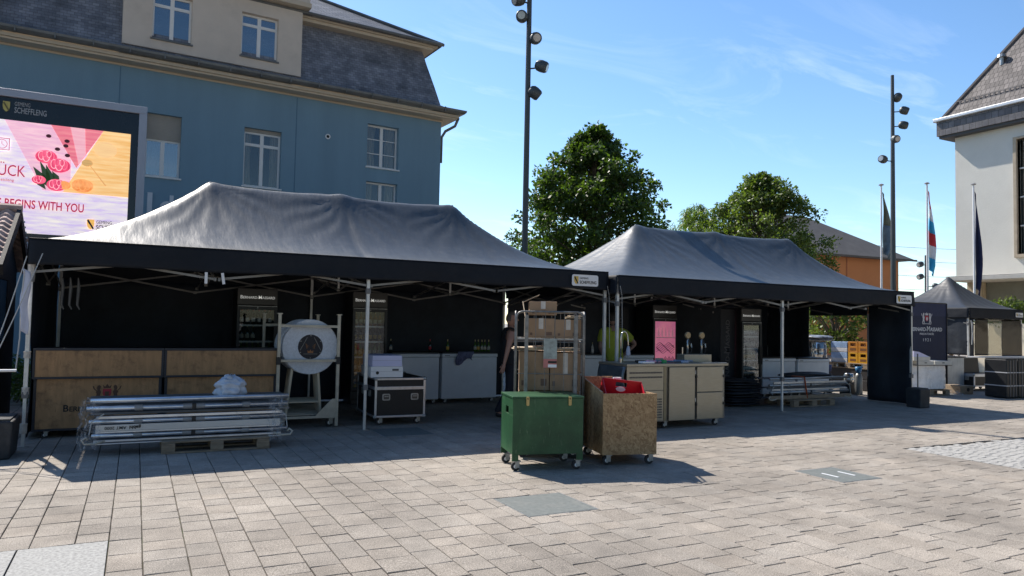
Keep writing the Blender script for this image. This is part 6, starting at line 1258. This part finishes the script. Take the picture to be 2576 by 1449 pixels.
T = thing('arrow_sign', 'small grey arrow sign on a post seen through the clear tent wall', 'sign', (24.6, 15.2, 0)); MB().tube([(0, 0, 0), (0, 0, 1.66)], .035, 8).build('post', white, T); s_ = MB().prism([(-.40, 1.72), (-.28, 1.60), (.36, 1.60), (.36, 1.86), (-.28, 1.86)], -.05, -.038).build('board', mat('sign_grey', (.35, .37, .42), .5), T)
MB().prism([(-.30, 1.80), (-.12, 1.72), (-.05, 1.66), (-.14, 1.66), (-.28, 1.72)], -.055, -.051).build('red_arrow', mat('sign_red', (.25, .03, .04), .5), s_); L_ = MB(); txt(L_, 'WEINFEST', width=.30, loc=(.14, -.052, 1.775)) if False else None
MB().bx(.02, .30, -.054, -.051, 1.79, 1.815).bx(.08, .24, -.054, -.051, 1.73, 1.755).build('text_lines', ink, s_)
bush('brown dried shrub in a planter seen through the clear tent wall', (25.2, 16.4, 0), .55, .5, 1.5, leafmat('leaf_brown', (.09, .05, .03), (.24, .15, .09), .2), 61, 60, .09, lr=.3)
# wrapped pallet
pallet('wooden pallet under the shrink wrapped white boxes at right', (17.72, 12.0, 0), R(-6), 1.25, .8)
def wrapped():
    T = thing('wrapped_boxes', 'bright shrink wrapped load of white boxes on a pallet beside the navy banner', 'wrapped boxes', (17.72, 11.62, .145), R(-6))
    bm_ = mat('wrap_white', (.90, .90, .90), .25, var=.1, vscale=5, bump=1.0, bscale=16, dirt=(.5, .48, .46), dirt_amt=.5, dirt_scale=4, spec=.7)
    M = MB(); rn = random.Random(2)
    def fn(u, v):
        a = 2 * math.pi * u; P_ = (abs(math.cos(a)) ** 4 + abs(math.sin(a)) ** 4) ** -.25; x = .60 * P_ * math.cos(a); y = .38 + .40 * P_ * math.sin(a); k = 1 + .03 * fbm(u * 20, v * 4, 3) + (.10 * (1 - v) ** 2 if x < -.1 else .02 * (1 - v)); return (x * k, .38 + (y - .38) * k, .02 + .58 * v)
    M.grid(fn, 80, 16); M.add([fn(i / 80, 1) for i in range(80)], [tuple(range(80))]); M.build('film_sleeve', bm_, T, smooth=False)
    for k, (x, y, w_) in enumerate(((-.30, .1, .56), (.30, .1, .58), (-.30, .5, .56), (.3, .5, .58))):
        b = MB().bx(x - w_ / 2, x + w_ / 2, y - .17, y + .19, .615, .715).build('tray_box', mat('tray_white', (.64, .62, .56), .6, var=.06), T, bevel=.004); MB().bx(x - .04, x + .04, y - .174, y - .1705, .66, .68).build('hand_hole', ink, b)
    MB().bx(-.6, .6, -.08, .7, .602, .612).build('dark_sheet', blackp, T)
wrapped()
T = thing('white_tray', 'open white tray with wedge shaped lid on top of the wrapped boxes', 'box', (17.35, 11.75, .865), R(-6)); MB().bx(-.30, .25, -.15, .2, 0, .10).build('box', mat('tray_white', (.64, .62, .56)), T, bevel=.004); M = MB(); M.prism([(-.3, .10), (.24, .10), (-.12, .22), (-.3, .24)], -.14, .19); M.build('lid', mat('lilac_carton', (.52, .54, .7)), T)
T = thing('film_heap', 'crumpled loose clear film on the ground beside the wrapped load', 'plastic film', (18.42, 11.5, 0)); M = MB(); M.grid(lambda u, v: (-.22 + .5 * u, -.2 + .4 * v, .02 + .09 * max(0, fbm(u * 4, v * 4, 3) + .35) * math.sin(math.pi * u) * math.sin(math.pi * v) * 2), 20, 16); M.build('film', film, T)
T = thing('steel_fridge', 'tall pale steel and blue appliance between the wrapped load and the open flight case', 'fridge', (19.75, 12.35, 0), R(-4)); MB().bx(-.48, .42, 0, .6, .12, .90).build('body', mat('film_blue_steel', (.40, .44, .47), .35, .4, var=.15, vscale=4, stretch=(3, 1, 1)), T, bevel=.01); MB().bx(-.50, -.40, -.02, .0, .12, .90).build('blue_strip', mat('film_blue', (.08, .22, .45), .4), T); MB().bx(-.5, .45, -.03, .62, .90, .93).build('top', blackp, T); MB().bx(-.4, .35, .05, .55, 0, .119).build('plinth', blackp, T)
for k, (x, y, lb) in enumerate(((19.02, 11.55, 'brown wooden crate end with round mark below the steel appliance'),)):
    T = thing('wooden_crate', lb, 'crate', (x, y, 0), R(-8)); MB().bx(-.22, .22, 0, .5, .01, .22).build('crate_body', palletwood, T, bevel=.01); MB().lathe([(0, -.004), (.05, -.004), (.05, 0)], (.04, 0, .12), 12, 'y').build('round_mark', ink, T); MB().bx(-.04, .18, -.003, 0, .05, .19).build('yellow_panel', mat('crate_tan', (.40, .34, .18), .7), T) if False else None
FC = flightcase('open black flight case at right with its lid tilted up', (20.85, 12.05, 0), R(-3), 1.25, .7, .34, lid=.02, lat=1, wheels=True)
L_ = MB(); L_.cb((0, .72, .66), (1.22, .04, .42), (R(-6), 0, 0)); l = L_.build('open_lid', mat('case_black', (.012, .013, .014)), FC); MB().cb((0, .70, .88), (1.25, .05, .03), (R(-6), 0, 0)).build('lid_edge', alu2, l)
T = thing('low_trolley', 'low dark trolley on the ground before the open flight case', 'trolley', (20.3, 11.35, 0)); MB().bx(-.45, .45, -.15, .2, .08, .16).build('deck', blackp, T, bevel=.01); [caster(T, x, 0, .08) for x in (-.35, .35)]
for k in range(3):
    T = thing('black_transport_bin', ('leftmost', 'middle', 'rightmost')[k] + ' of the tall black ribbed transport bins with white straps at the right edge', 'bin', (19.02 + k * .44, 10.45 - k * .03, 0), R(-3), 'black transport bins at the right edge')
    bm2 = mat('bin_black', (.010, .011, .013), .45, var=.3, bump=.1); MB().bx(-.205, .205, 0, .55, .02, .95).build('body', bm2, T, bevel=.02)
    s_ = MB()
    for z in (.30, .62): s_.bx(-.208, .208, -.008, .555, z, z + .022)
    s_.build('strap', mat('bin_strap', (.45, .46, .48), .5), T); r_ = MB()
    for x in (-.10, .02, .12): r_.bx(x, x + .018, -.012, .0, .04, .93)
    r_.build('rib', mat('bin_rib', (.10, .105, .115), .4), T)
    MB().bx(-.2, .2, .0, .54, .951, .975).build('lid', bm2, T, bevel=.006)

# ------------------------------------------------------------------ people
def skin_mesh(name, pts, edges, radii, m, parent, sub=2, root=0):
    me = bpy.data.meshes.new(name); me.from_pydata(pts, edges, []); ob = bpy.data.objects.new(name, me); COL.objects.link(ob)
    sk = ob.modifiers.new('skin', 'SKIN'); sk.use_smooth_shade = True
    for i, r_ in enumerate(radii): me.skin_vertices[0].data[i].radius = r_ if isinstance(r_, tuple) else (r_, r_)
    me.skin_vertices[0].data[root].use_root = True
    sb = ob.modifiers.new('sub', 'SUBSURF'); sb.levels = sub; sb.render_levels = sub
    dg = bpy.context.evaluated_depsgraph_get(); ev = ob.evaluated_get(dg); nm = bpy.data.meshes.new_from_object(ev); nm.polygons.foreach_set('use_smooth', [True] * len(nm.polygons))
    nm.materials.clear(); nm.materials.append(m); bpy.data.objects.remove(ob); o = bpy.data.objects.new(name, nm); COL.objects.link(o); o.parent = parent; return o
def head_geo(c, r, yaw, pitch=0):
    """a head with brow, nose, chin, ears as one lumpy surface (facing -Y before yaw)"""
    M = MB(); q = Matrix.Rotation(yaw, 3, 'Z') @ Matrix.Rotation(pitch, 3, 'X'); nu, nv = 36, 26; vs = []; fs = []
    for j in range(nv + 1):
        ph = math.pi * j / nv
        for i in range(nu):
            th = 2 * math.pi * i / nu; x = math.sin(ph) * math.sin(th); y = -math.sin(ph) * math.cos(th); z = math.cos(ph)
            sx_, sy_, sz_ = .76 * r, .96 * r, 1.18 * r
            if z < -.1: sx_ *= 1 - .34 * (-z - .1); sy_ *= 1 - .10 * (-z - .1)
            px_, py_, pz_ = x * sx_, y * sy_, z * sz_
            g = lambda a, b, c_, s: math.exp(-((x - a) ** 2 + (z - b) ** 2) / (s * s)) if y < 0.1 else 0
            py_ -= r * (.26 * g(0, -.12, 0, .14) + .10 * g(0, -.02, 0, .10) + .08 * g(0, -.45, 0, .16) + .13 * g(0, -.82, 0, .22) + .06 * g(0, .16, 0, .35)); py_ += r * .08 * (g(.32, .05, 0, .15) + g(-.32, .05, 0, .15))
            ear = math.exp(-((y - .05) ** 2 + (z + .02) ** 2) / .022) if abs(x) > .8 else 0; px_ += r * .16 * ear * (1 if x > 0 else -1)
            vs.append(Vector(c) + q @ Vector((px_, py_, pz_)))
    for j in range(nv):
        for i in range(nu): fs.append((j * nu + i, (j + 1) * nu + i, (j + 1) * nu + (i + 1) % nu, j * nu + (i + 1) % nu))
    M.add(vs, fs); return M, q
def person(label, loc, rz, pose, skinm, shirt, trousers, sleeve, hairm=None, hair_cut=.35, name='person', sleeve_m=None):
    T = thing(name, label, 'person', loc, rz); J = {k: Vector(v) for k, v in pose.items()}
    names = ['pelvis', 'belly', 'chest', 'neck', 'headbase', 'sl', 'el', 'wl', 'sr', 'er', 'wr', 'hl', 'kl', 'al', 'tl', 'hr', 'kr', 'ar', 'tr']
    E_ = [('pelvis', 'belly'), ('belly', 'chest'), ('chest', 'neck'), ('neck', 'headbase'), ('chest', 'sl'), ('sl', 'el'), ('el', 'wl'), ('chest', 'sr'), ('sr', 'er'), ('er', 'wr'), ('pelvis', 'hl'), ('hl', 'kl'), ('kl', 'al'), ('al', 'tl'), ('pelvis', 'hr'), ('hr', 'kr'), ('kr', 'ar'), ('ar', 'tr')]
    rad = dict(pelvis=.135, belly=.135, chest=.15, neck=.062, headbase=.062, sl=.072, el=.043, wl=.028, sr=.072, er=.043, wr=.028, hl=.095, kl=.06, al=.04, tl=.035, hr=.095, kr=.06, ar=.04, tr=.035)
    pts = [J[n] for n in names]; ed = [(names.index(a), names.index(b)) for a, b in E_]; rd = [rad[n] for n in names]
    # hands: palm + fingers + thumb chains joined to the wrist
    for s, wr, el in (('l', 'wl', 'el'), ('r', 'wr', 'er')):
        w = J[wr]; d = (w - J[el]).normalized(); sd = d.cross(Vector((0, 1, 0.2))).normalized(); nn = d.cross(sd).normalized(); base = len(pts); pts.append(w + d * .075); rd.append((.036, .016)); ed.append((names.index(wr), base))
        for k, (o, ln) in enumerate(((-.028, .070), (-.009, .08), (.010, .076), (.028, .06))):
            a = len(pts); pts += [w + d * .088 + nn * o, w + d * (.088 + ln * .5) + nn * o * 1.15 + sd * .012, w + d * (.088 + ln * .85) + nn * o * 1.2 + sd * .035]; rd += [.010, .0085, .0075]; ed += [(base, a), (a, a + 1), (a + 1, a + 2)]
        a = len(pts); pts += [w + d * .03 - nn * .035, w + d * .07 - nn * .055 + sd * .015]; rd += [.012, .009]; ed += [(base, a), (a, a + 1)]
    body = skin_mesh('body', pts, ed, rd, skinm, T, sub=3)
    base_v = [v.co.copy() for v in body.data.vertices]; base_n = [v.normal.copy() for v in body.data.vertices]; base_f = [tuple(f.vertices) for f in body.data.polygons]
    hc = J['headbase'] + Vector((0, 0, .105)); HM, q = head_geo(hc, .104, pose_yaw.get(label, 0), pose_pitch.get(label, 0))
    # join the head into the body mesh so that the figure stays one mesh
    hm = bpy.data.meshes.new('h'); hm.from_pydata([tuple(v) for v in HM.v], [], HM.f)
    bm = bmesh.new(); bm.from_mesh(body.data); bm.from_mesh(hm)
    for f in bm.faces: f.smooth = True
    bm.to_mesh(body.data); bm.free(); bpy.data.meshes.remove(hm)
    for sg in (-1, 1): 
        e = hc + q @ Vector((sg * .034, -.094, .006)); MB().lathe([(0, -.008), (.009, -.004), (.009, .004), (0, .008)], tuple(e), 8).build('eye', mat('eye_dark', (.03, .02, .02), .2), T)
    m_ = hc + q @ Vector((0, -.101, -.046)); MB().cb(tuple(m_), (.042, .006, .007), (0, 0, pose_yaw.get(label, 0))).build('mouth', mat('lips', (.25, .10, .09), .5), T)
    if hairm:
        hv = []; M2 = MB(); M2.v = [tuple(hc + (Vector(v) - hc) * 1.05) for v in HM.v]; keep = [f for f in HM.f if all((q.transposed() @ (Vector(HM.v[i]) - hc)).z > .104 * hair_cut - .0 * 1 and ((q.transposed() @ (Vector(HM.v[i]) - hc)).y > -.075 or (q.transposed() @ (Vector(HM.v[i]) - hc)).z > .085) or ((q.transposed() @ (Vector(HM.v[i]) - hc)).y > .02 and (q.transposed() @ (Vector(HM.v[i]) - hc)).z > -.05) for i in f)]
        M2.f = keep; M2.build('hair', hairm, T, smooth=True)
    # clothes follow the body: its own surface, lifted off the skin
    segs = [(a, b, J[a], J[b]) for a, b in E_]
    for w_, e_ in (('wl', 'el'), ('wr', 'er')): J[w_ + 'tip'] = J[w_] + (J[w_] - J[e_]).normalized() * .17; rad[w_ + 'tip'] = .035; segs.append((w_, w_ + 'tip', J[w_], J[w_ + 'tip']))
    def near(v):
        best = None
        for a, b, p0, p1 in segs:
            d = p1 - p0; t = max(0, min(1, (v - p0).dot(d) / d.length_squared)); dd = (v - p0 - d * t).length / (rad[a] + (rad[b] - rad[a]) * t)
            if best is None or dd < best[0]: best = (dd, a, b, t)
        return best[1:]
    nb_ = [near(v) for v in base_v]
    hand = len(names)
    def garment(nm, test, off, m, wr=.004):
        ok = [test(v, *n_) for v, n_ in zip(base_v, nb_)]; idx = {}; vs = []; fs = []
        for f in base_f:
            if all(ok[i] for i in f):
                for i in f:
                    if i not in idx: idx[i] = len(vs); v = base_v[i]; vs.append(v + base_n[i] * (off + wr * fbm(v.x * 9, v.y * 9, v.z * 7)))
                fs.append(tuple(idx[i] for i in f))
        o = mesh_obj(nm, vs, fs, m, T, True); sd = o.modifiers.new('solid', 'SOLIDIFY'); sd.thickness = .006; sd.offset = 1; return o
    zp = J['pelvis'].z
    def t_shirt(v, a, b, t):
        if (a, b) in (('pelvis', 'belly'), ('belly', 'chest')): return v.z > zp - .07
        if (a, b) == ('chest', 'neck'): return t < .80
        if a == 'chest' and b in ('sl', 'sr'): return sleeve or abs(v.x) < .165
        if a in ('sl', 'sr'): return bool(sleeve) and t < sleeve
        if a == 'pelvis' or a in ('hl', 'hr'): return v.z > zp - .07
        return False
    def t_trs(v, a, b, t):
        if (a, b) == ('pelvis', 'belly'): return v.z < zp + .05
        if a == 'pelvis' or a in ('hl', 'hr'): return True
        return a in ('kl', 'kr') and v.z > .09
    garment('trousers', t_trs, .012, trousers, .008); garment('shirt', t_shirt, .022, shirt, .010)
    for a, t in (('al', 'tl'), ('ar', 'tr')):
        skin_mesh('shoe', [J[a] + Vector((0, .03, -.035)), (J[a] + J[t]) / 2 + Vector((0, 0, -.015)), J[t]], [(0, 1), (1, 2)], [.05, .047, .038], blackp, T, sub=1)
    return T
import bmesh
pose_yaw = {}; pose_pitch = {}
sk1 = mat('skin', (.38, .21, .155), .5, var=.08, vscale=8); sk2 = mat('skin_tan', (.26, .15, .11), .5, var=.08, vscale=8)
lb1 = 'man with shaved head in black sleeveless top walking behind the roll cage'
pose_yaw[lb1] = R(0); pose_pitch[lb1] = R(6)
# facing -Y locally; local frame is turned by rz
person(lb1, (5.72, 11.25, 0), R(78), dict(pelvis=(0, 0, .96), belly=(0, .01, 1.12), chest=(0, .02, 1.32), neck=(0, .0, 1.49), headbase=(0, -.02, 1.565), sl=(.19, .03, 1.41), el=(.24, -.02, 1.12), wl=(.24, -.12, .88), sr=(-.19, .03, 1.41), er=(-.25, .11, 1.14), wr=(-.26, .17, .90), hl=(.10, 0, .88), kl=(.11, -.12, .48), al=(.11, -.10, .08), tl=(.11, -.24, .035), hr=(-.10, .0, .88), kr=(-.11, .02, .47), ar=(-.11, .24, .10), tr=(-.11, .12, .035)),
       sk1, mat('black_shirt', (.012, .013, .018), .85), mat('dark_trousers', (.012, .014, .022), .85), 0, mat('grey_stubble', (.10, .085, .075), .8), .42)
lb2 = 'person in olive yellow t-shirt with hand on hip behind the steel bar'
pose_yaw[lb2] = R(160)
person(lb2, (8.05, 11.55, 0), R(-20), dict(pelvis=(0, 0, .98), belly=(0, .0, 1.14), chest=(0, .0, 1.36), neck=(-.01, .0, 1.53), headbase=(-.02, -.01, 1.61), sl=(.20, .0, 1.46), el=(.47, .10, 1.24), wl=(.24, .10, 1.03), sr=(-.20, .0, 1.45), er=(-.25, -.04, 1.16), wr=(-.22, -.22, 1.00), hl=(.10, 0, .9), kl=(.11, -.01, .49), al=(.12, .02, .08), tl=(.14, -.11, .035), hr=(-.10, 0, .9), kr=(-.11, .01, .49), ar=(-.12, .02, .08), tr=(-.14, -.11, .035)),
       sk2, mat('olive_shirt', (.27, .31, .03), .85, var=.15, vscale=4, bump=.2, bscale=8), mat('dark_trousers', (.012, .014, .022)), .62, mat('dark_hair', (.02, .015, .012), .7), .1)
for o in bpy.data.objects:
    if o.type == 'MESH' and o.parent is None and 'kind' not in o and 'label' not in o: print('UNTAGGED', o.name)
